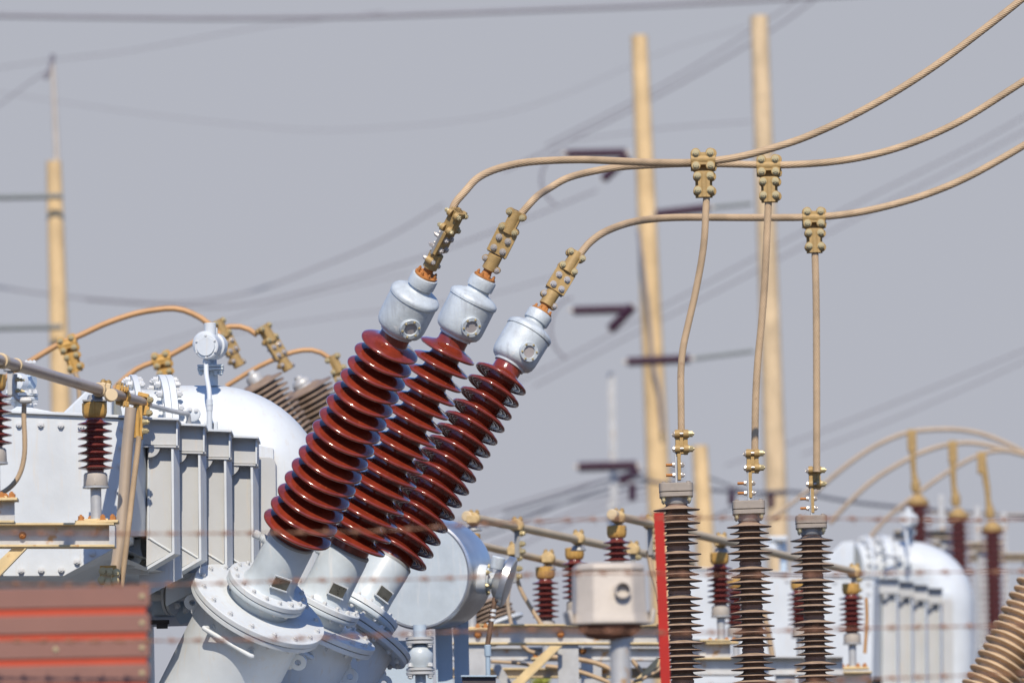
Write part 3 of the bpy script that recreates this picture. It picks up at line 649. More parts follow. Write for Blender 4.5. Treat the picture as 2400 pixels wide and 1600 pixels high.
for (xa, xb, Y) in ((1020, 1059, 38.50), (1063, 1098, 38.62)):
    a = Wc(xa, 1470, Y); b_ = Wc(xb, 1470, Y); wd = b_.x - a.x
    mb = MB(); mb.box((a.x + wd / 2 + .0, Y + 1.8, zt / 2), (wd, .012, zt)); mb.box((a.x + .005, Y + 1.77, zt / 2), (.008, .07, zt)); mb.build('leg', mChan, cb)
mb = MB(); mslab(mb, Mc, rect(905, 1500, 1015, 1720), 38.45, .05); mb.build('support_plate', mChan, cb)
mb = MB(); mb.prism([Wc(x, y, 38.0) for x, y in rect(1083, 1584, 1162, 1720)], (0, .12, 0)); jb = mb.build('junction_box', mBox, cb, bev=.003)
mb = MB(); mb.prism([Wc(x, y, 37.98) for x, y in rect(1080, 1581, 1164, 1585)], (0, .16, 0)); mb.build('box_lid', mBlueP, jb, bev=.001)
# globe valve under the drum
v = Wc(984, 1500, 38.0); vx = v.x
mb = MB(); zz = lambda y: Wc(984, y, 38.0).z
mb.lathe([(17 * K, 0), (17 * K, zz(1462) - zz(1496))], (vx, 39.85, zz(1496)), (0, 0, 1), 24); vv = mb.build('valve', mChan, cb)
mb = MB(); mb.lathe([(15, -36), (26, -28), (33, -10), (33, 8), (26, 24), (15, 32)], n=36); mb.v = [Vector((vx, 39.8, zz(1538))) + p * K for p in mb.v]; mb.build('valve_globe', mWg, vv)
for y in (1496, 1505, 1568, 1577):
    mb = MB(); mb.lathe([(37 * K, -3.6 * K), (37 * K, 3.6 * K)], (vx, 39.8, zz(y)), (0, 0, 1), 32); mb.build('valve_flange', mWd, vv, bev=.001)
mb = MB(); mb.lathe([(14 * K, 0), (14 * K, zz(1575))], (vx, 39.8, 0), (0, 0, 1), 24); mb.build('valve_pipe', mWg, vv)
for y, d in ((1490, 1), (1510, -1), (1562, 1), (1582, -1)):
    for xo in (-26, 26): bolt(vv, U, (vx + xo * K, 39.765, zz(y)), (0, 0, d), 6.5 * K, 8 * K, mBoltW)
mb = MB()
for xo in (-29, 29): mb.cyl((vx + xo * K, 39.79, zz(1500)), (vx + xo * K, 39.79, zz(1572)), 2.5 * K, 8)
mb.build('tie_rods', mGal, vv)

# ------------------------------------------------------------------ left foreground: bus tube, post insulators, beam
def place(src, Xold, Xnew, label): return copy_tree(src, Xnew @ Xold.inverted() @ WM[src], label)

def post_insulator():
    X = upf(222, 993, 34.95); t = thing('post_insulator', 'red post insulator with ochre cap under the bus tube, by the bolted tank cover', 'insulator', X @ Vector((0, 0, -228)), 'red post insulators carrying the bus tubes')
    pr = [(19, 14)]
    for k in range(7):
        z = -16.7 * k; pr += [(19, z + 8), (24, z + 5), (32, z + 2.5), (38.5, z + .8), (40, z - .6), (38.5, z - 2.2), (30, z - 3.5), (22, z - 5), (19, z - 6.5)]
    pr += [(19, -112)]
    mb = MB(X); mb.lathe(pr, n=56); mb.build('sheds', mPorS, t, sharp=60)
    mb = MB(X); mb.lathe([(22, 13), (26, 17), (28.5, 26), (28.5, 47), (27, 48.5)], n=10); mb.box((0, -27.5, 36), (3, 4, 30)); mb.build('top_cap', mBrzO, t, bev=.0015)
    mb = MB(X); mb.lathe([(24, -112), (27, -116), (28, -140), (27, -142)], n=40); mb.box((0, -27.5, -133), (3, 3, 12)); mb.build('base_cap', mHouse, t, bev=.001)
    mb = MB(X); mb.lathe([(30, -142.4), (30, -147)], n=36); mb.lathe([(12.5, -147), (12.5, -222)], n=28); mb.build('stem', mGal, t)
    mb = MB(X); mb.box((2, 0, -225), (98, 70, 6)); mb.box((0, 0, -219.8), (56, 44, 4)); mb.build('base_plate', mGalY, t, bev=.001)
    for x, y in ((-34, -20), (-14, 18), (16, -20), (38, -20), (-34, 20), (38, 20)): bolt(t, X, (x, y, -222), (0, 0, 1), 6, 11, mBoltR)
    return t, X
pi0, XP = post_insulator()
place(pi0, XP, upf(-16, 930, 33.35), 'red post insulator half out of the frame beside the grey hook bracket')

bt = MB(); a, b_ = W(-90, 818, 32.75), W(344, 946, 35.72); bt.cyl(a, b_, 12.8 * K, 40)
tube0 = thing('bus_tube', 'thick weathered bus tube sloping down across the bolted tank cover', 'bus tube', b_, 'weathered bus tubes'); bt.build('tube', mTube, tube0)
TD = (b_ - a).normalized()
def on_tube(px):
    t_ = (px + 90) / 434.0; return a.lerp(b_, t_)
for px, r, l in ((-2, 17, 12), (30, 15.5, 6)):
    mb = MB(); mb.lathe([(r * K, -l * K), (r * K, l * K)], on_tube(px), TD, 28); mb.build('tube_collar', mTubeF, tube0, bev=.002)
def cl(name, label, px, parts, base):
    t = thing(name, label, 'clamp', base, 'bronze clamps on the bus tube'); return t
c1 = on_tube(226); t = thing('tube_clamp', 'two-bolt tube clamp on the insulator cap under the bus tube', 'clamp', c1 + Vector((0, 0, -.06)), 'clamps on the near bus tube')
mb = MB(); mb.lathe([(16.5 * K, -12 * K), (16.5 * K, 12 * K)], c1, TD, 28); mb.build('saddle', mTubeF, t, bev=.002)
mb = MB(); mb.lathe([(27 * K, -.055), (26 * K, -.045), (19 * K, -.03), (15 * K, -.012)], W(222, 918, 34.95), (0, 0, 1), 8); mb.box(W(222, 940, 34.95), (54 * K, .09, 5 * K)); mb.build('bracket', mGalD, t, bev=.002)
for px, py in ((241, 899), (253, 901)):
    mb = MB(); mb.box(W(px, py + 12, 34.93), (11 * K, .045, 28 * K), Matrix.Rotation(R(10), 3, 'Y')); mb.build('ear', mTubeF, t, bev=.003)
    bolt(t, U, W(px + 1, py - 2, 34.93), (.15, 0, 1), 6 * K, 7 * K, mBrz)
mb = MB(); mb.lathe([(14.5 * K, -.014), (14.5 * K, .014)], W(260, 926, 34.8), (.3, -.95, .1), 28); mb.build('end_ring', mTubeF, t, bev=.002)
c2 = on_tube(283); t = thing('tube_clamp', 'ochre ribbed clamp on the bus tube, between insulator cap and tube end', 'clamp', c2, 'clamps on the near bus tube')
mb = MB(); mb.lathe([(17 * K, -13 * K), (19 * K, -8 * K), (19 * K, 8 * K), (17 * K, 13 * K)], c2, TD, 10); mb.build('body', mBrzO, t, bev=.002)
mb = MB(); mb.box(c2 + Vector((0, -.02, 17 * K)), (28 * K, .06, 12 * K), Matrix.Rotation(R(16), 3, 'Y')); mb.box(c2 + Vector((0, -.02, -16 * K)), (30 * K, .06, 12 * K), Matrix.Rotation(R(16), 3, 'Y')); mb.build('jaw', mBrzO, t, bev=.002)
for k in range(4):
    for zz_ in (22, -19): mb = MB(); mb.box(c2 + Vector(((k * 6 - 3) * K, -.055, (zz_ - k * 1.6) * K)), (2.4 * K, .02, 13 * K)); mb.build('rib', mBrz, t)
bolt(t, U, c2 + Vector((-6 * K, -.03, 24 * K)), (0, -.2, 1), 7 * K, 7 * K, mBrz)
c3 = on_tube(334); t = thing('tube_clamp', 'gold-bolted clamp hanging from the free end of the bus tube', 'clamp', c3 + Vector((0, 0, -.13)), 'clamps on the near bus tube')
mb = MB(); mb.lathe([(16 * K, -10 * K), (17.5 * K, -6 * K), (17.5 * K, 6 * K), (16 * K, 10 * K)], c3, TD, 12); mb.box(c3 + Vector((3 * K, -.02, -20 * K)), (26 * K, .05, 22 * K)); mb.box(c3 + Vector((2 * K, -.01, 17 * K)), (26 * K, .05, 9 * K), Matrix.Rotation(R(16), 3, 'Y')); mb.build('body', mBrzO, t, bev=.002)
mb = MB(); mb.tube([W(x, y, 35.5) for x, y in ((318, 950), (322, 975), (321, 1000), (321, 1026))], [6 * K, 7 * K, 6 * K, 8 * K], 10); mb.box(W(330, 990, 35.53), (9 * K, .04, 78 * K)); mb.build('hanger', mBrzO, t, bev=.002)
for (x, y) in ((312, 967), (312, 989), (311, 1010)): bolt(t, U, W(x, y, 35.48), (-1, -.3, 0), 7 * K, 9 * K, mBolt)
for (x, y) in ((336, 989), (335, 1010)): bolt(t, U, W(x, y, 35.5), (1, -.3, 0), 6 * K, 12 * K, mBolt)
for (x, y) in ((349, 937), (347, 968)): bolt(t, U, W(x, y, 35.6), (1, -.5, 0), 6.5 * K, 9 * K, mBolt)

def rod(pts, Y, r, mat, name, label, cat, group=None, strands=0, Y1=None, n=20):
    P = resample(spline(line3(pts, Y, Y1), 24), .03 if strands == 0 else .005)
    mb = MB(); mb.tube(P, r * K, 48 if strands else n, strands, .28)
    return tag(mb.build(name, mat, sharp=80), label, cat, group)
rod([(307, 955), (304, 985), (297, 1060), (284, 1240), (269, 1345), (262, 1400), (240, 1600), (225, 1760)], 35.25, 13.2, mTube, 'down_pipe', 'thick grey-tan tube leaning down from the bus tube end to the slat panel', 'pipe')
rod([(326, 1022), (322, 1060), (311, 1150), (296, 1280), (283, 1385), (262, 1560), (240, 1760)], 35.2, 6.6, mCab, 'ground_cable', 'pale stranded cable running beside the thick leaning tube', 'cable', None, 12)
t = thing('tube_clamp', 'gold four-bolt clamp low on the thick leaning tube', 'clamp', W(262, 1378, 35.15), 'clamps on the near bus tube')
mb = MB(); mb.prism([W(x, y, 35.12) for x, y in ((246, 1330), (264, 1330), (258, 1378), (242, 1378))], (0, .03, 0)); mb.build('strap', mTubeF, t, bev=.002)
mb = MB(); mb.box(W(254, 1347, 35.2), (38 * K, .03, 44 * K)); mb.build('plate', mBrzO, t, bev=.003)
for (x, y) in ((241, 1338), (257, 1340), (238, 1358), (253, 1364), (273, 1341), (270, 1360)): bolt(t, U, W(x, y, 35.11), (0, -1, 0), 7 * K, 9 * K, mBolt)

# hook bracket with small dropper
hb = thing('hook_bracket', 'grey hook-shaped bracket with brass bolts hanging under the bus tube', 'bracket', W(40, 945, 33.7))
mb = MB(); mb.box(W(25, 895, 33.72), (14 * K, .03, 60 * K)); mb.lathe([(15 * K, -6 * K), (15.5 * K, 6 * K)], W(24, 864, 33.72), (0, 0, 1), 24); mb.build('strap', mGal, hb, bev=.002)
mb = MB(); mb.tube(spline([W(x, y, 33.66) for x, y in ((35, 876), (34, 905), (35, 922), (42, 934), (55, 938), (72, 938))], 8), 5.6 * K, 18); mb.lathe([(0, -15 * K), (6 * K, -13 * K), (8 * K, -6 * K), (8 * K, 6 * K), (6 * K, 13 * K), (0, 15 * K)], W(60, 938, 33.66), (1, 0, 0), 20); mb.build('hook', mGal, hb)
for y in (889, 915):
    mb = MB(); mb.cyl(W(36, y, 33.64), W(58, y + 2, 33.64), 2.6 * K, 12); mb.lathe([(5.5 * K, 0), (5.5 * K, 7 * K)], W(38, y, 33.64), (1, 0, 0), 6); mb.lathe([(4.5 * K, 0), (4.5 * K, 5 * K)], W(47, y + 1, 33.64), (1, 0, 0), 6); mb.build('brass_bolt', mBolt, hb)
rod([(57, 938), (56, 980), (58, 1030), (57, 1066), (50, 1100), (36, 1128), (12, 1150), (-30, 1172)], 33.7, 5.6, mCab, 'ground_cable', 'thin tan cable curving down and left below the hook bracket', 'cable', None, 10)
# isolating valve on the tank lid, behind the hook bracket
iv = thing('pipe_valve', 'pale valve with round handwheel faces behind the hook bracket', 'valve', W(45, 968, 36.1), None)
A = Vector((-.55, -.83, 0))
mb = MB(); mb.lathe([(21 * K, -.02), (21 * K, .02), (15 * K, .026), (9 * K, .03), (9 * K, .05)], W(44, 895, 36.0), A, 36); mb.build('front_disc', mW, iv, bev=.001)
mb = MB(); mb.lathe([(17 * K, -.03), (17.5 * K, .02)], W(69, 894, 36.2), (.9, -.4, 0), 36); mb.build('rear_disc', mChan, iv, bev=.001)
mb = MB(); mb.lathe([(22 * K, -36 * K), (24 * K, -20 * K), (18 * K, 0), (12 * K, 20 * K)], W(55, 935, 36.15), (0, 0, 1), 28); mb.build('valve_body', mW, iv)
for y in (926, 935):
    mb = MB(); mb.lathe([(40 * K, -3.5 * K), (40 * K, 3.5 * K)], W(50, y, 36.15), (0, 0, 1), 36); mb.build('valve_flange', mW, iv, bev=.001)
for x in (18, 30, 70, 83): bolt(iv, U, W(x, 940, 36.1), (0, 0, -1), 5 * K, 9 * K, mBoltW); bolt(iv, U, W(x, 922, 36.1), (0, 0, 1), 5 * K, 8 * K, mBoltW)
for x in (62, 71, 80): bolt(iv, U, W(x, 851, 36.1), (0, 0, 1), 5 * K, 6 * K, mBoltW)

def ibeam(name, label, x0, x1, y0, y1, Y, mat, group, depth=.10, posts=(), Y1=None, bolts=()):
    """steel beam seen side-on, standing on posts that reach the ground"""
    Y1 = Y if Y1 is None else Y1
    L0, L1 = W(x0, y0, Y), W(x1, y0, Y1); h = abs(W(x0, y1, Y).z - L0.z); k = Y / 36
    t = thing(name, label, 'steel beam', (L0 + L1) / 2 - Vector((0, 0, h)), group)
    d = (L1 - L0).normalized(); n = Vector((d.y, -d.x, 0)).normalized() * -1
    def bar(z0, z1, f, bk):
        mb = MB(); P = [L0 + Vector((0, 0, -z0)), L1 + Vector((0, 0, -z0)), L1 + Vector((0, 0, -z1)), L0 + Vector((0, 0, -z1))]
        return mb.prism([p - n * f for p in P], n * (f + bk))
    bar(0, .009, depth / 2, depth / 2).build('top_flange', mat, t, bev=.001)
    bar(.0095, h - .0095, .004, .004).build('web', mGal, t)
    bar(h - .009, h, depth / 2, depth / 2).build('bottom_flange', mat, t, bev=.001)
    for px in posts:
        q = (px - x0) / (x1 - x0); p = L0.lerp(L1, q); z = p.z - h - .002
        mb = MB(); mb.box((p.x, p.y + .02, z / 2), (.012, .12, z)); mb.box((p.x, p.y - .04, z / 2), (.11, .01, z)); mb.box((p.x, p.y + .085, z / 2), (.11, .01, z)); mb.build('post', mGal, t)
    for (bx, by) in bolts: bolt(t, U, W(bx, by, Y) + Vector((0, -.006, 0)), (0, -1, 0), 6.5 * K * k, 12 * K * k, mBoltR)
    return t
GB = 'galvanised beams of the steelwork'
bm0 = ibeam('steel_girder', 'weathered beam end below the ochre-capped insulator, over the brown slat panel', -260, 269, 1227, 1283, 34.95, mGalY, GB, .14, (-140,), bolts=((53, 1254),))
mb = MB(); mb.prism([W(x, y, 34.95 - .068) for x, y in rect(256, 1231, 269, 1279)], (0, .136, 0)); mb.build('end_stiffener', mGal, bm0)
ibeam('steel_girder', 'short rusty channel end cut by the frame beside the curved thin cable', -300, 34, 1170, 1226, 33.35, mGalY, GB, .10, (-200,), bolts=((-10, 1164), (12, 1164)))
mb = MB(); P = [W(x, y, 34.9) for x, y in ((58, 1284), (28, 1284), (-90, 1395), (-90, 1440))]; mb.prism(P, (0, .012, 0))
P = [W(x, y, 34.85) for x, y in ((62, 1284), (58, 1284), (-90, 1436), (-90, 1441))]; mb.prism(P, (0, .05, 0))
tag(mb.build('diagonal_brace', mGalY), 'short diagonal angle brace under the near beam at the frame edge', 'brace', 'diagonal braces')

# ------------------------------------------------------------------ foreground: slat panel, picket, housing, barbed wire
sp_ = thing('slat_panel', 'blurred brown horizontal slat panel with orange gaps', 'panel', Vector((W(150, 1500, 24).x, 24, 0)))
p0, p1 = W(-60, 1385, 24.05), W(345, 1385, 24.05)
mb = MB(); mb.box(((p0.x + p1.x) / 2 + .002, 24.034, p0.z / 2), (p1.x - p0.x - .010, .04, p0.z - .02)); mb.build('backing', mOrange, sp_)
ys = [(1376, 1424), (1441, 1484), (1499, 1542), (1558, 1601), (1616, 1659), (1674, 1717), (1732, 1775)]
for i, (ya, yb) in enumerate(ys):
    A0, A1 = W(-60, ya, 24), W(350, ya, 24); z1 = (A0.z + A1.z) / 2; z0 = z1 - (yb - ya) * 24 / FPX
    mb = MB(); mb.box(((A0.x + A1.x) / 2, 24.018, (z0 + z1) / 2), (A1.x - A0.x, .016, z1 - z0)); mb.build('slat', mPlank, sp_, bev=.003)
    for px in ((332,) if i != 2 else (332, 130)): bolt(sp_, U, Vector((W(px, ya, 24).x, 24.009, (z0 + z1) / 2)), (0, -1, 0), .0055, .004, mBolt, 'screw')
pk = thing('steel_picket', 'leaning red painted steel picket in front of the first surge arrester', 'post', Vector((W(1570, 1700, 30).x, 30, 0)))
tp, bt_ = W(1544, 1201, 30), W(1560, 1600, 30); d = (bt_ - tp); foot = tp + d * (tp.z / -d.z); dx = foot - tp; wk = 30 / FPX
mb = MB(); mb.prism([tp + Vector((-11.5 * wk, 0, 0)), tp + Vector((11.5 * wk, 0, 0)), tp + Vector((11.5 * wk, .004, 0)), tp + Vector((-11.5 * wk, .004, 0))], dx); mb.build('flange_plate', mRed, pk)
mb = MB(); mb.prism([tp + Vector((6 * wk, .004, 0)), tp + Vector((9 * wk, .004, 0)), tp + Vector((9 * wk, .04, 0)), tp + Vector((6 * wk, .04, 0))], dx); mb.build('rib_plate', mRed, pk)

H = upf(1427, 1395, 27.0, 8, 27 / FPX); hs = thing('cast_housing', 'blurred pale faceted housing with round socket on a grey post', 'housing', H @ Vector((0, 0, -2200)), None)
hs.location.z = 0; WM[hs] = Matrix.Translation(hs.location)
def octa(lv):
    V = []; F = []
    for (hx, hy, c, z) in lv:
        V += [(-hx + c, -hy, z), (hx - c, -hy, z), (hx, -hy + c, z), (hx, hy - c, z), (hx - c, hy, z), (-hx + c, hy, z), (-hx, hy - c, z), (-hx, -hy + c, z)]
    for j in range(len(lv) - 1):
        for i in range(8): F.append((j * 8 + i, j * 8 + (i + 1) % 8, (j + 1) * 8 + (i + 1) % 8, (j + 1) * 8 + i))
    F += [tuple(range(8)), tuple(range(len(V) - 1, len(V) - 9, -1))]
    return V, F
mb = MB(H); mb.add(*octa([(92, 80, 40, -70), (88, 78, 40, -52), (84, 74, 38, -40), (82, 72, 36, 48), (80, 70, 34, 55)])); mb.build('shell', mHouse, hs, bev=.006)
mb = MB(H); mb.add(*octa([(81, 71, 34, 55.5), (80, 70, 34, 68), (70, 60, 30, 75)])); mb.build('lid', mHouse, hs, bev=.005)
mb = MB(H); mb.lathe([(16, -5), (19.5, -5), (19.5, 20), (16, 20)], (20, -70, 8), (0, -1, 0), 36, cap=False); so_ = mb.build('socket', mHouse, hs)
mb = MB(H); mb.lathe([(15.9, 2.2), (15.5, 3)], (20, -70, 8), (0, -1, 0), 30); mb.build('socket_plug', mHouse, so_)
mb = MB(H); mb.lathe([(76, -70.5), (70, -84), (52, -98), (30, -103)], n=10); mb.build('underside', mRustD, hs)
for sg in (-1, 1): mb = MB(H); mb.box((sg * 96, 0, -52), (9, 90, 34), Matrix.Rotation(R(12 * sg), 3, 'Y')); mb.build('side_lug', mHouse, hs, bev=.004)
mb = MB(H); zg = (H.inverted() @ Vector((H.translation.x, H.translation.y, 0))).z; mb.lathe([(24.5, zg), (24.5, -100)], (24, 0, 0), (0, 0, 1), 32); mb.build('post', mGal, hs)

_bb = MB()
for a_ in range(4):
    v = Vector((math.cos(a_ * 1.57 + .3) * .004, .35 * math.sin(a_ * 2.1), 1)) ; v = Matrix.Rotation(a_ * 1.6 + .4, 3, 'X') @ Vector((.25, 0, 1)); _bb.cyl((0.004 * (a_ - 1.5), 0, 0), Vector((0.004 * (a_ - 1.5), 0, 0)) + v * .017, .0017, 6, .0003)
_bb.lathe([(.0042, -.011), (.0052, -.008), (.0045, -.003), (.0052, .002), (.0045, .006), (.0042, .011)], (0, 0, 0), (1, 0, 0), 10)
BARB = bpy.data.meshes.new('barb'); BARB.from_pydata([tuple(p) for p in _bb.v], [], _bb.f); BARB.materials.append(mBarb)
def strand(pts, Y, label, gap=58, off=0):
    P = resample(spline([W(x, y, Y) for x, y in pts], 16), .01); mid = P[len(P) // 2]
    t = thing('barbed_wire', label, 'barbed wire', mid, 'rusty barbed wire strands crossing in front')
    mb = MB()
    for ph in (0, math.pi):
        Q = [p + Vector((0, math.cos(ph + i * .55), math.sin(ph + i * .55))) * .0013 for i, p in enumerate(P)]; mb.tube(Q, .0013, 6)
    mb.build('wire', mBarb, t)
    acc = off * Y / FPX
    for i in range(1, len(P)):
        acc += (P[i] - P[i - 1]).length
        if acc > gap * Y / FPX * random.uniform(.96, 1.04):
            acc = 0; o = bpy.data.objects.new('barb', BARB); C.objects.link(o); o.parent = t
            o.matrix_local = Matrix.Translation(P[i] - mid) @ Matrix.Rotation(random.random() * 6, 4, 'X')
strand([(-200, 1247), (300, 1250), (640, 1248), (900, 1243), (1150, 1226), (1500, 1214), (1900, 1214), (2250, 1219), (2600, 1212)], 23.6, 'topmost strand of rusty barbed wire, level with the lowest sheds of the leaning bushings')
strand([(-200, 1366), (350, 1370), (700, 1360), (1000, 1356), (1400, 1342), (1800, 1348), (2200, 1340), (2600, 1338)], 23.4, 'rusty barbed wire strand crossing the turret flanges')
strand([(-200, 1502), (450, 1500), (800, 1492), (1200, 1476), (1600, 1482), (2000, 1472), (2200, 1468), (2600, 1462)], 23.2, 'rusty barbed wire strand crossing the turret handle')
strand([(1300, 1622), (1700, 1606), (2000, 1592), (2200, 1584), (2600, 1570)], 23.0, 'lowest strand of rusty barbed wire, under the distant transformer')

# ------------------------------------------------------------------ behind on the left: cables, clamps and grey-brown bushings
def bgcable(pts, Y, r, mat, label, group, Y1=None, name='power_cable', cat='cable', n=16):
    P = resample(spline(line3(pts, Y, Y1), 10), .04 * Y / 36); mb = MB(); mb.tube(P, r * Y / FPX, n)
    return tag(mb.build(name, mat, sharp=80), label, cat, group)
GL = 'orange-brown cables behind the near transformer'
bgcable([(-60, 950), (20, 880), (70, 847), (135, 808), (185, 787), (250, 757), (320, 734), (380, 724), (410, 723), (440, 730), (480, 751), (515, 785)], 46.5, 7, mCabO, 'longest orange-brown cable, arching over the relay on the elbow pipe', GL)
bgcable([(255, 925), (285, 893), (325, 862), (378, 842), (410, 826), (450, 804), (500, 776), (540, 765), (575, 768), (603, 785)], 47, 6.4, mCabO, 'orange-brown cable passing the second ochre clamp to the right of the relay', GL)
bgcable([(530, 905), (590, 868), (640, 843), (690, 824), (730, 820), (760, 830), (783, 848)], 47.5, 5.8, mCabO, 'lowest orange-brown cable arch, nearest the leaning bushings', GL)
def recolour(o, mat, only=None):
    for ch in [o] + [x for x in C.objects if x.parent == o]:
        if ch.type == 'MESH' and not ch.name.startswith('bolt') and ch.data.users > 0:
            ch.data = ch.data.copy() if ch.data.materials[0] != mat else ch.data; ch.data.materials[0] = mat
te = place(t0, X0, axf(158, 806, 46.5, -17, 0), 'ochre clamp on the orange-brown cable in front of the pole at the left'); recolour(te, mBrzO)
te2 = place(t0, X0, axf(378, 843, 47, -14, 0), 'ochre clamp just above the pipe flanges on the second orange-brown cable'); recolour(te2, mBrzO)
for o_ in (te, te2): o_['group'] = 'ochre clamps behind the near transformer'
bgcable([(176, 872), (184, 900), (188, 960)], 46.5, 6, mCab, 'short dropper below the ochre clamp, ending behind the bus tube', None)
trm = [o for o in C.objects if o.name.startswith('terminal_clamp') and o.parent is None][1]
XT = AXIS[1]
for k, (px, py, ang, lab) in enumerate(((566, 868, -27, 'brown terminal clamp right behind the gas relay'), (682, 876, -31, 'brown terminal clamp above the right-hand silver bushing cap'), (836, 950, -27, 'ochre terminal clamp peeping out left of the front leaning bushing'))):
    Xn = axf(px, py, 47, ang, 0, 40 if k < 2 else 0) @ Matrix.Translation((0, 0, -712))
    c = place(trm, XT @ Matrix.Rotation(R(-4), 4, 'Z'), Xn, lab); c['group'] = 'terminal clamps of the bushings behind'
def ribbed_bushing(px, py, Y, ang, tau, label, mat, R_, gap, n, rc, group, cap=True, s0=1., tail=400):
    X = axf(px, py, Y, ang, tau); t = thing('ribbed_bushing', label, 'bushing', X @ Vector((0, 0, -n * gap - 60)), group)
    pr = [(rc * .8, gap * .8)]
    for k in range(n):
        z = -k * gap; r = R_ * (s0 + (1 - s0) * k / n) - (4 if k % 2 else 0)
        pr += [(rc, z + gap * .35), (r * .8, z + gap * .2), (r, z + 1), (r + 1, z - 1.5), (r, z - 4), (r * .8, z - gap * .18), (rc, z - gap * .3)]
    pr += [(rc, -n * gap)]
    mb = MB(X); mb.lathe(pr, n=56); mb.build('sheds', mat, t, sharp=60)
    if cap:
        mb = MB(X); mb.lathe([(rc * .55, gap * .5), (rc * .5, gap * .9), (rc * .52, gap * 1.6), (rc * .42, gap * 2.2), (rc * .25, gap * 2.5), (rc * .22, gap * 3.0), (0, gap * 3.1)], n=32); mb.build('cap', mGal, t)
    mb = MB(X); mb.lathe([(R_ * .9, -n * gap - tail), (R_ * .9, -n * gap - 12), (R_ * 1.25, -n * gap - 10), (R_ * 1.25, -n * gap)], n=40); mb.build('mounting_tube', mW, t)
    return t
GBb = 'grey-brown bushings behind the near transformer'
ribbed_bushing(606, 903, 47, -30, 4, 'grey-brown bushing with silver cap, behind the top of the elbow pipe', mTan, 82, 17, 18, 52, GBb)
ribbed_bushing(716, 915, 47.6, -29, 4, 'grey-brown bushing with silver cap between elbow pipe and front leaning bushing', mTan, 90, 17, 18, 60, GBb)
ribbed_bushing(1140, 1415, 47.2, -22, -8, 'lower end of a brown ribbed bushing under the dial gauge', mTan, 74, 13, 5, 44, GBb, cap=False, tail=60)

# ------------------------------------------------------------------ behind in the middle: bus tubes, post insulators, beams
GT = 'weathered bus tubes'
def bustube(x0, y0, x1, y1, Y0, Y1, r, label):
    A0, A1 = W(x0, y0, Y0), W(x1, y1, Y1); t = thing('bus_tube', label, 'bus tube', (A0 + A1) / 2, GT)
    mb = MB(); mb.cyl(A0, A1, r * Y0 / FPX, 28); mb.build('tube', mTubeF, t)
    mb = MB(); q = (A1 - A0).normalized(); mb.lathe([(r * 1.3 * Y0 / FPX, 0), (r * 1.3 * Y0 / FPX, .05)], A0 - q * .02, q, 20); mb.build('end_cap', mTubeF, t, bev=.004)
    return A0, A1
T1 = bustube(1096, 1210, 1620, 1320, 43.6, 47.4, 10, 'pale bus tube starting above the conservator drum, behind the first arrester')
T2 = bustube(1100, 1272, 1400, 1339, 44.6, 46.8, 9, 'lower pale bus tube just right of the dial gauge')
T3 = bustube(1436, 1206, 2012, 1342, 44.0, 49.5, 10, 'longest pale bus tube, passing behind all three surge arresters')
GP = 'red post insulators carrying the bus tubes'
for px, py, Y, lab in ((1103, 1290, 43.6, 'post insulator mostly hidden by the conservator drum'), (1347, 1321, 46.0, 'post insulator half hidden behind the pale faceted housing'), (1278, 1366, 45.8, 'post insulator fully seen between dial gauge and pale housing'),
                       (1446, 1271, 44.1, 'post insulator rising directly above the pale faceted housing'), (1687, 1332, 46.4, 'post insulator between the first and second surge arrester'), (1995, 1402, 49.3, 'post insulator right of the third surge arrester'), (1722, 1388, 51, 'darker post insulator almost hidden by the middle surge arrester'), (1873, 1392, 51.5, 'post insulator whose sheds show left of the third surge arrester')):
    place(pi0, XP, upf(px, py, Y), lab)
def tube_clamp2(px, py, Y, label, hang=False):
    t = thing('tube_clamp', label, 'clamp', W(px, py, Y), 'ochre clamps on the distant bus tubes'); k = Y / 36
    mb = MB(); mb.lathe([(15 * K * k, -9 * K * k), (17 * K * k, -5 * K * k), (17 * K * k, 5 * K * k), (15 * K * k, 9 * K * k)], W(px, py, Y), (.35, .93, 0), 12); mb.box(W(px - 4, py + 2, Y) + Vector((0, -.03, 0)), (30 * K, .06, 22 * K)); mb.build('body', mBrzP, t, bev=.003)
    if hang:
        mb = MB(); mb.box(W(px, py + 42, Y), (12 * K * k, .05, 66 * K * k)); mb.build('hanger', mGalD, t, bev=.002)
        for q in (18, 42, 60): bolt(t, U, W(px + 9, py + q, Y - .04), (1, -.6, 0), 7 * K, 12 * K, mBolt)
    else:
        mb = MB(); mb.lathe([(24 * K, -28 * K * k), (16 * K, -16 * K * k)], W(px, py, Y), (0, 0, 1), 10); mb.build('saddle', mGalD, t, bev=.002)
    for q in (-6, 8): bolt(t, U, W(px + q, py - 13, Y), (0, 0, 1), 6 * K, 9 * K, mBrz)
for a_ in ((1110, 1216, 43.6, 'ochre tube clamp on the end of the tube above the conservator drum'), (1212, 1232, 44.4, 'ochre hanging clamp with two thin droppers right of the dial gauge', True), (1355, 1262, 45.4, 'ochre tube clamp above the half hidden post insulator'), (1285, 1308, 45.8, 'ochre tube clamp on the lower pale tube'),
           (1205, 1290, 45.0, 'small ochre hanging clamp below the upper tube, beside the dial gauge', True), (1450, 1212, 44.1, 'ochre tube clamp above the pale faceted housing'), (1524, 1226, 44.8, 'ochre hanging clamp just left of the red picket', True), (1690, 1268, 46.4, 'ochre tube clamp between first and second arrester'), (1484, 1288, 46.2, 'ochre hanging clamp over the right corner of the pale housing', True), (2002, 1340, 49.4, 'ochre clamp cluster at the far tube end', True)): tube_clamp2(*a_)
GD = 'thin droppers below the distant bus tubes'
bgcable([(1208, 1300), (1200, 1350), (1190, 1395), (1192, 1430), (1199, 1464)], 45, 4.6, mCabG, 'thin tan dropper curving right of the dial gauge', GD)
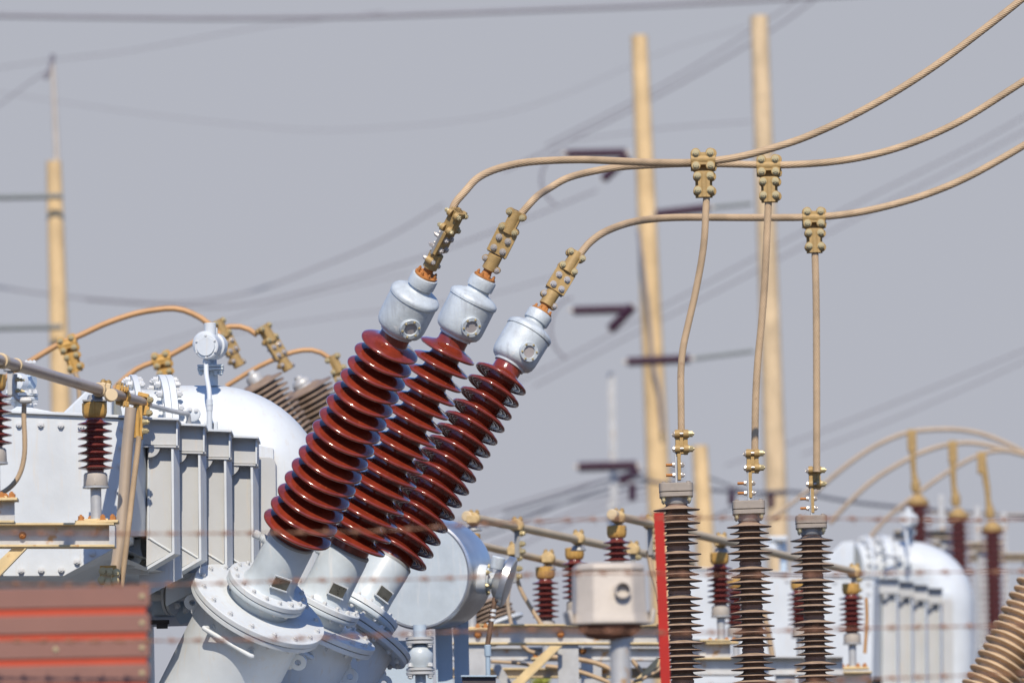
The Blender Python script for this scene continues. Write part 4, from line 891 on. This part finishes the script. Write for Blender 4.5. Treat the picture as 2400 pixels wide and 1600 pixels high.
bgcable([(1212, 1355), (1222, 1385), (1245, 1425), (1270, 1464)], 45, 5, mCab, 'thin pale dropper slanting down to the foot of the fully seen insulator', GD)
bgcable([(1520, 1290), (1526, 1330), (1545, 1400), (1556, 1480), (1562, 1560)], 44.8, 6, mCab, 'pale dropper running down close to the red picket', GD)
bgcable([(1788, 1430), (1800, 1480), (1812, 1545)], 50, 7, mCab, 'pale dropper between the middle and third arrester', GD)
bgcable([(2030, 1400), (2032, 1450), (2027, 1530)], 49.4, 4, mCabO, 'thin orange dropper right of the far post insulator', GD)
ibeam('steel_girder', 'rust-stained main beam under the dial gauge, running behind the pale housing', 1060, 1560, 1463, 1510, 45.0, mGalY, GB, .14, (1120, 1330), bolts=((1120, 1486), (1314, 1485)))
ibeam('steel_girder', 'lower beam directly below the rust-stained main beam', 1060, 1600, 1516, 1548, 46.2, mGal, GB, .10, (1385,), bolts=((1366, 1524),))
ibeam('steel_girder', 'lowest thin beam near the bottom edge beside the junction box', 1060, 1600, 1565, 1588, 46.6, mGalY, GB, .10, (1200,))
ibeam('steel_girder', 'beam carrying the insulator between first and second arrester', 1470, 1712, 1499, 1545, 46.4, mGalY, GB, .14, (1600,))
ibeam('steel_girder', 'beam running between the middle and third arrester bases', 1600, 1975, 1538, 1582, 48.0, mGal, GB, .14, (1840,))
ibeam('steel_girder', 'beam under the far post insulator right of the third arrester', 1870, 2042, 1573, 1612, 49.3, mGalY, GB, .14, (1960,))
mb = MB(); mb.prism([W(x, y, 44.9) for x, y in ((1312, 1512), (1290, 1512), (1165, 1632), (1194, 1632))], (0, .012, 0)); mb.prism([W(x, y, 44.84) for x, y in ((1318, 1512), (1311, 1512), (1192, 1632), (1198, 1632))], (0, .07, 0))
tag(mb.build('diagonal_brace', mGalY), 'long diagonal angle brace bolted under the rust-stained main beam', 'brace', 'diagonal braces')
mb = MB(); mb.prism([W(x, y, 45.6) for x, y in ((1560, 1540), (1540, 1540), (1440, 1640), (1464, 1640))], (0, .012, 0)); tag(mb.build('diagonal_brace', mGalY), 'diagonal brace between pale housing post and red picket', 'brace', 'diagonal braces')
mb = MB(); mb.prism([W(x, y, 45.7) for x, y in ((1150, 1556), (1172, 1556), (1225, 1640), (1195, 1640))], (0, .012, 0)); tag(mb.build('diagonal_brace', mGal), 'grey diagonal brace leaning the other way beside the junction box', 'brace', 'diagonal braces')
mb = MB(); slab(mb, rect(1100, 1514, 1138, 1700), 45.6, .3); tag(mb.build('control_cabinet', mHouse, bev=.004), 'narrow pale cabinet side behind the blue conduit', 'cabinet')
GC = 'tan cables slung between the beams'
bgcable([(1150, 1549), (1210, 1553), (1260, 1560)], 45.5, 4.2, mCab, 'tan cable just right of the blue conduit', GC)
bgcable([(1222, 1510), (1238, 1524), (1262, 1532)], 45.4, 5, mCab, 'short tan cable stub left of the long brace', GC)
bgcable([(1285, 1538), (1345, 1543), (1395, 1552), (1440, 1572), (1480, 1600)], 45.4, 6, mCab, 'upper tan cable bending down behind the housing post', GC)
bgcable([(1278, 1560), (1330, 1566), (1380, 1580), (1430, 1600), (1470, 1625)], 45.4, 5.4, mCab, 'lower tan cable bending down behind the housing post', GC)
bgcable([(1480, 1545), (1495, 1562), (1504, 1575)], 45.4, 5.5, mCab, 'short pale cable end between housing post and red picket', GC)
bgcable([(1470, 1600), (1510, 1588), (1560, 1560)], 45.4, 4, mCab, 'pale cable rising toward the red picket', GC)
# small pale equipment seen between the arresters (valve gear of the distant transformer)
q = thing('pipe_valve', 'blurred pale flanged valve between middle and third surge arresters', 'valve', W(1828, 1330, 66), None)
mb = MB(); mb.box(W(1822, 1262, 66), (44 * .0033, .2, 10 * .0033)); mb.build('valve_flange', mW, q, bev=.006)
mb = MB(); mb.lathe([(17 * .0033, -.08), (17 * .0033, .08)], W(1812, 1285, 66), (-.4, -.9, 0), 24); mb.build('front_disc', mW, q, bev=.004)
mb = MB(); mb.cyl(W(1835, 1270, 66.1), W(1837, 1345, 66.1), 9 * .0033, 16); mb.build('valve_body', mChan, q)

# ------------------------------------------------------------------ far right: tan bushings, insulator columns on a frame, arcs
GR = 'tan ribbed bushings at the frame edge'
ribbed_bushing(2440, 1384, 43, 29, -12, 'tan thick-ribbed bushing leaning in at the lower right edge', mCream, 76, 23.5, 16, 54, GR, cap=True)
ribbed_bushing(2500, 1500, 44, 29, -12, 'second tan ribbed bushing, cut off at the lower right corner', mCream, 76, 23.5, 12, 54, GR, cap=True)
Yc = 74.; kc = Yc / FPX
GI = 'dark red insulator columns on the distant frame'
def column(px, y0, y1, label, top, tw):
    p = W(px, y0, Yc); h = (y1 - y0) * kc; t = thing('insulator_stack', label, 'insulator', p - Vector((0, 0, h)), GI)
    pr = []; z = 0
    while z > -h: pr += [(14 * kc, z), (32 * kc, z - 4 * kc), (32 * kc, z - 6 * kc), (14 * kc, z - 9 * kc)]; z -= 14 * kc
    mb = MB(); mb.lathe(pr + [(15 * kc, -h)], p, (0, 0, 1), 32); mb.build('sheds', mPorD, t)
    mb = MB(); mb.lathe([(24 * kc, 0), (26 * kc, 8 * kc), (16 * kc, 18 * kc), (8 * kc, 26 * kc)], p, (0, 0, 1), 16); mb.build('cap', mBrz, t)
    mb = MB(); mb.tube([W(px - 4, y0 - 30, Yc), W(px - 10, y0 - 75, Yc)], [9 * kc, 7 * kc], 10); mb.lathe([(10 * kc, -14 * kc), (12 * kc, 0), (9 * kc, 14 * kc)], W(px - 6, y0 - 46, Yc), (0, 0, 1), 8); mb.build('lower_terminal', mBrz, t, bev=.003)
    mb = MB(); mb.tube([W(px - 10, y0 - 72, Yc), W(px - 12, y0 - 100, Yc), W(*top, Yc)], [6 * kc, 7 * kc, 9 * kc], 10); mb.box(W(top[0] + 1, top[1] + 22, Yc), (21 * kc, .05, 52 * kc)); mb.build('upper_terminal', mBrz, t, bev=.01)
    mb = MB(); mb.box((p.x, Yc, (p.z - h) / 2), (30 * kc, .12, p.z - h)); mb.build('stand', mGal, t)
column(2152, 1184, 1330, 'first dark red insulator column behind the small pale valve ball', (2136, 1010), 1)
column(2246, 1216, 1500, 'middle dark red insulator column on the distant frame', (2232, 1036), 1)
column(2326, 1246, 1560, 'longest dark red insulator column, left of the tan ribbed bushing', (2300, 1062), 1)
GA_ = 'brown cable arcs above the distant insulator columns'
bgcable([(1905, 1158), (1938, 1128), (2000, 1078), (2060, 1040), (2125, 1014), (2190, 1006), (2260, 1008), (2330, 1026), (2440, 1078)], Yc, 5.5, mCabG, 'outermost brown cable arc over the insulator columns', GA_)
bgcable([(1800, 1222), (1870, 1168), (1950, 1240), (1975, 1195), (2040, 1140)][:2] + [(1905, 1140)], Yc, 4.5, mCabG, 'short brown cable crossing between middle and third arrester tops', GA_)
bgcable([(1945, 1226), (1975, 1192), (2040, 1130), (2110, 1085), (2170, 1056), (2232, 1040), (2300, 1040), (2440, 1076)], Yc, 5.5, mCabG, 'middle brown cable arc over the insulator columns', GA_)
bgcable([(2040, 1258), (2080, 1212), (2165, 1145), (2230, 1100), (2300, 1064), (2360, 1056), (2440, 1074)], Yc, 5, mCabG, 'lowest brown cable arc over the insulator columns', GA_)
for (x0, y0, x1, y1, Y, lab) in ((2095, 1244, 2262, 1262, 75, 'upper tan beam of the distant frame behind the dark columns'), (2180, 1272, 2350, 1290, 76, 'middle tan beam of the distant frame'), (2268, 1298, 2480, 1314, 77, 'lowest tan beam of the distant frame, at the right edge')):
    ibeam('frame_girder', lab, x0, x1, y0, y1, Y, mTubeF, 'tan beams of the distant frame', .2, ((x0 + x1) / 2 + 40,))
for (x, y0, Y, lab) in ((2205, 1160, 78, 'pale distant post between first and middle dark column'), (2290, 1186, 78, 'pale distant post between middle and longest dark column'), (2352, 1200, 78, 'pale distant post right of the longest dark column')):
    p = W(x, y0, Y); mb = MB(); mb.box((p.x, Y, p.z / 2), (13 * Y / FPX, .06, p.z)); mb.box((p.x, Y + .08, p.z / 2 - .3), (6 * Y / FPX, .06, p.z - .8)); tag(mb.build('steel_post', mGal), lab, 'post', 'pale posts of the distant frame')

# ------------------------------------------------------------------ wooden poles, line insulators, overhead wires
def pole(px, py, px1, py1, Y, w0, w1, label, mat):
    t0_ = W(px, py, Y); b0 = W(px1, py1, Y); d = b0 - t0_; f = t0_ + d * (t0_.z / -d.z); q = t0_.z / -d.z
    t = thing('utility_pole', label, 'pole', f, 'wooden poles')
    r0_, r1_ = w0 / 2 * Y / FPX, w1 / 2 * Y / FPX; rb = r0_ + (r1_ - r0_) * q
    n = 24; P = [t0_.lerp(f, i / n) for i in range(n + 1)]
    mb = MB(); mb.tube(P, [r0_ + (rb - r0_) * i / n + random.uniform(-.002, .002) for i in range(n + 1)], 28); mb.build('shaft', mat, t)
    return t
YP = 125.
pa = pole(1498, 84, 1546, 1200, YP, 38, 56, 'yellowish wooden pole with three tiers of dark insulators', mWood)
pb = pole(1779, 38, 1822, 1250, YP - 4, 42, 52, 'tallest wooden pole, behind the second tee clamp', mWoodP)
pc = pole(1640, 1044, 1652, 1260, 105, 36, 44, 'short wooden pole showing between the first and middle arrester', mWood)
pd = pole(126, 378, 143, 960, 105, 36, 48, 'wooden pole with thin mast at the far left', mWood)
mb = MB(); mb.tube([W(123, 150, 105), W(134, 384, 105)], [5 * 105 / FPX, 7 * 105 / FPX], 12); mb.build('mast', mHouse, pd)
mb = MB(); mb.tube([W(124, 128, 105), W(118, 165, 105), W(104, 185, 105)], 6 * 105 / FPX, 10); mb.build('mast_head', mWire, pd)
for y in (462, 768):
    mb = MB(); A0, A1 = W(-60, y + 2, 104.7), W(146, y - 2, 104.7); mb.cyl(A0, A1, 6.5 * 105 / FPX, 12); mb.build('crossarm', mArm, pd)
mb = MB(); mb.tube(spline([W(x, y, YP - .3) for x, y in ((1496, 540), (1516, 700), (1524, 780), (1530, 850), (1545, 920), (1552, 1010))], 6), 4 * YP / FPX, 8); mb.build('earth_wire', mWire, pa)
def line_insulator(A, B, Y, label, r=11, rod_to=None, ring=None):
    P, Q = W(*A, Y), W(*B, Y); t = thing('line_insulator', label, 'insulator', Q, 'dark insulators on the wooden poles'); k = Y / FPX; L = (Q - P).length; n = max(6, int(L / (8 * k))); pr = []
    for i in range(n):
        z = L * (.06 + .88 * i / n); s_ = L * .88 / n; pr += [(r * .8 * k, z), (r * 1.1 * k, z + s_ * .4), (r * 1.1 * k, z + s_ * .6), (r * .8 * k, z + s_ * .9)]
    mb = MB(); mb.lathe(pr, P, Q - P, 16); mb.build('sheds', mPorG, t)
    for (f0, f1) in ((0, .07), (.93, 1)): mb = MB(); mb.cyl(P.lerp(Q, f0), P.lerp(Q, f1), 4 * k, 10); mb.build('end_fitting', mHouse, t)
    if rod_to: mb = MB(); mb.cyl(P if rod_to[2] == 'a' else Q, W(rod_to[0], rod_to[1], Y), 5 * k, 10); mb.build('steel_arm', mArm, t)
    if ring:
        c = W(ring[0], ring[1], Y); mb = MB(); pts = [c + Vector((math.cos(a_) * ring[2] * k, 0, math.sin(a_) * ring[3] * k)) for a_ in [R(v) for v in range(ring[4], ring[5], 12)]]; mb.tube(pts, 3.2 * k, 8); mb.build('jumper_loop', mWire, t)
li = line_insulator
li((1318, 361), (1478, 358), YP - .5, 'upper horizontal dark insulator left of the yellowish pole', ring=(1330, 420, 62, 66, 85, 250))
li((1410, 424), (1476, 362), YP - .9, 'upper slanting dark insulator strut on the yellowish pole')
li((1334, 728), (1490, 724), YP - .5, 'middle horizontal dark insulator left of the yellowish pole', ring=(1348, 770, 58, 74, 95, 260))
li((1426, 776), (1488, 714), YP - .9, 'middle slanting dark insulator strut on the yellowish pole', r=12)
li((1346, 1094), (1502, 1090), YP - .5, 'lowest horizontal dark insulator left of the yellowish pole', r=12)
li((1450, 1132), (1500, 1098), YP - .9, 'lowest slanting dark insulator strut on the yellowish pole')
li((1528, 503), (1672, 486), YP - 4.5, 'dark insulator beside the first dropper clamp, held by a grey arm', rod_to=(1762, 477, 'b'))
li((1460, 848), (1628, 840), YP - 4.5, 'dark insulator crossing the yellowish pole at mid height', rod_to=(1768, 822, 'b'))
li((1482, 1130), (1482, 1175), 112, 'small hanging red-brown insulator left of the first arrester cap', r=9)
li((1715, 1140), (1715, 1185), 112, 'small hanging red-brown insulator left of the middle arrester cap', r=9)
li((1808, 1150), (1808, 1192), 112, 'small hanging red-brown insulator right of the middle arrester cap', r=8)
mb = MB(); mb.box(W(1436, 1020, YP + 2), (16 * YP / FPX, .1, 300 * YP / FPX)); p = W(1436, 1170, YP + 2); mb.box((p.x, YP + 2, p.z / 2), (22 * YP / FPX, .12, p.z)); tag(mb.build('steel_mast', mGal), 'very faint pale mast left of the yellowish pole', 'mast')

GW = 'blurred overhead wires'
def ow(pts, Y, r, label, mat=None, Y1=None): return bgcable(pts, Y, r, mat or mWire, label, GW, Y1, 'overhead_wire', 'wire', 8)
ow([(-80, 35), (200, 40), (510, 43), (800, 40), (1020, 33), (1300, 22), (1530, 13), (1860, -4), (2100, -18)], 160, 5.20, 'thick wire sagging across the very top of the sky')
ow([(1960, -40), (1800, 76), (1560, 214), (1300, 345), (1180, 400)], 170, 2.72, 'wire slanting down from the top edge past the tallest pole')
ow([(1925, -40), (1770, 66), (1540, 206), (1280, 340)], 172, 2.08, 'thinner wire running just above the slanting one by the tallest pole')
ow([(1760, 60), (1560, 120), (1300, 230), (1100, 280), (800, 305), (600, 296), (300, 262), (-80, 205)], 220, 0.88, 'very faint wire sagging through the middle of the open sky')
ow([(900, 28), (600, 66), (300, 120), (130, 140), (-60, 168)], 200, 1.28, 'very faint wire from the thin mast toward the upper left')
ow([(112, 166), (60, 200), (0, 245), (-80, 290)], 150, 1.76, 'faint wire from the mast head down to the left edge')
ow([(1760, 285), (1560, 300), (1340, 330)], 180, 1.44, 'short faint wire between the two tall poles')
ow([(2520, 200), (2300, 330), (2000, 480), (1700, 640), (1400, 800), (1200, 900), (1050, 960)], 175, 2.08, 'upper of the long wires rising to the right edge')
ow([(2520, 240), (2300, 362), (2000, 515), (1700, 672), (1500, 775), (1250, 905)], 176, 2.08, 'lower of the long wires rising to the right edge')
ow([(2520, 770), (2300, 862), (2050, 962), (1900, 1020), (1700, 1090)], 178, 1.92, 'wire rising to the right edge at mid height')
ow([(2520, 790), (2300, 892), (2050, 1000), (1880, 1065)], 178, 1.76, 'thinner wire just below the mid height one')
ow([(1040, 478), (900, 560), (760, 620), (600, 680), (450, 708), (300, 706), (120, 690), (-60, 664)], 165, 2.40, 'sagging wire from behind the front terminal clamp to the left edge')
ow([(1400, 445), (1200, 525), (960, 612), (740, 676), (560, 716), (420, 716), (200, 702)], 167, 2.40, 'sagging wire meeting the upper one above the cable arch')
ow([(1330, 640), (1100, 700), (800, 740), (500, 790), (280, 860)], 185, 1.44, 'very faint wire above the elbow pipe')
ow([(960, 640), (700, 700), (420, 790), (200, 850)], 185, 1.44, 'very faint wire dropping toward the second ochre clamp')
for k, (y0, y1) in enumerate(((1262, 1120), (1240, 1136), (1290, 1150), (1320, 1168), (1210, 1105))):
    ow([(1000, y0 + 30), (1150, y0 - 12), (1300, (y0 + y1) / 2 - 4), (1440, y1 + 14), (1600, y1 - 18)], 150 + 2 * k, 2.6, ['dark wire of the low bundle, lowest but two', 'dark wire in the middle of the low bundle', 'dark wire of the low bundle, lowest but one', 'lowest dark wire of the low bundle', 'highest dark wire of the low bundle'][k] + ' behind the bus tubes', mWireD if k < 2 else mWire)
ow([(1480, 1118), (1600, 1140), (1760, 1154), (1860, 1152), (2000, 1176), (2200, 1196), (2480, 1216)], 110, 4.00, 'thick dark wire passing behind the arrester caps', mWireD)
ow([(1660, 1118), (1750, 1150), (1840, 1158)], 112, 2.56, 'short dark wire joining the thick one behind the middle arrester', mWireD)
ow([(1640, 1225), (1720, 1190), (1800, 1160)], 112, 2.24, 'dark wire rising behind the middle arrester cap', mWireD)
ow([(1480, 1105), (1400, 1130), (1300, 1165), (1180, 1200)], 112, 2.72, 'dark wire joining the lowest dark insulator and the low bundle', mWireD)
ow([(2100, 1196), (2250, 1204), (2500, 1206)], 90, 1.92, 'thin brown wire level with the dark columns', mCabG)
mb = MB()
for k in range(300):
    c = W(1268 + random.gauss(0, 8), 1600 + abs(random.gauss(0, 14)) - 10, 60) + Vector((0, random.gauss(0, .1), 0)); v = Vector((random.gauss(0, 1), random.gauss(0, 1), random.gauss(0, 1))).normalized(); w_ = v.cross(Vector((0, 0, 1))).normalized()
    mb.add([c - w_ * .012, c + v * .045 , c + w_ * .012, c - v * .03], [(0, 1, 2, 3)])
shr = thing('shrub', 'tiny yellow-green bush tip under the long diagonal brace', 'shrub', Vector((W(1268, 1600, 60).x, 60, 0)))
mb.build('crown', mYel, shr)
mb = MB(); hz_ = W(1268, 1600, 60).z; mb.cyl((shr.location.x, 60, 0), (shr.location.x, 60, hz_), .05, 10, .01); mb.build('trunk', mWood, shr)
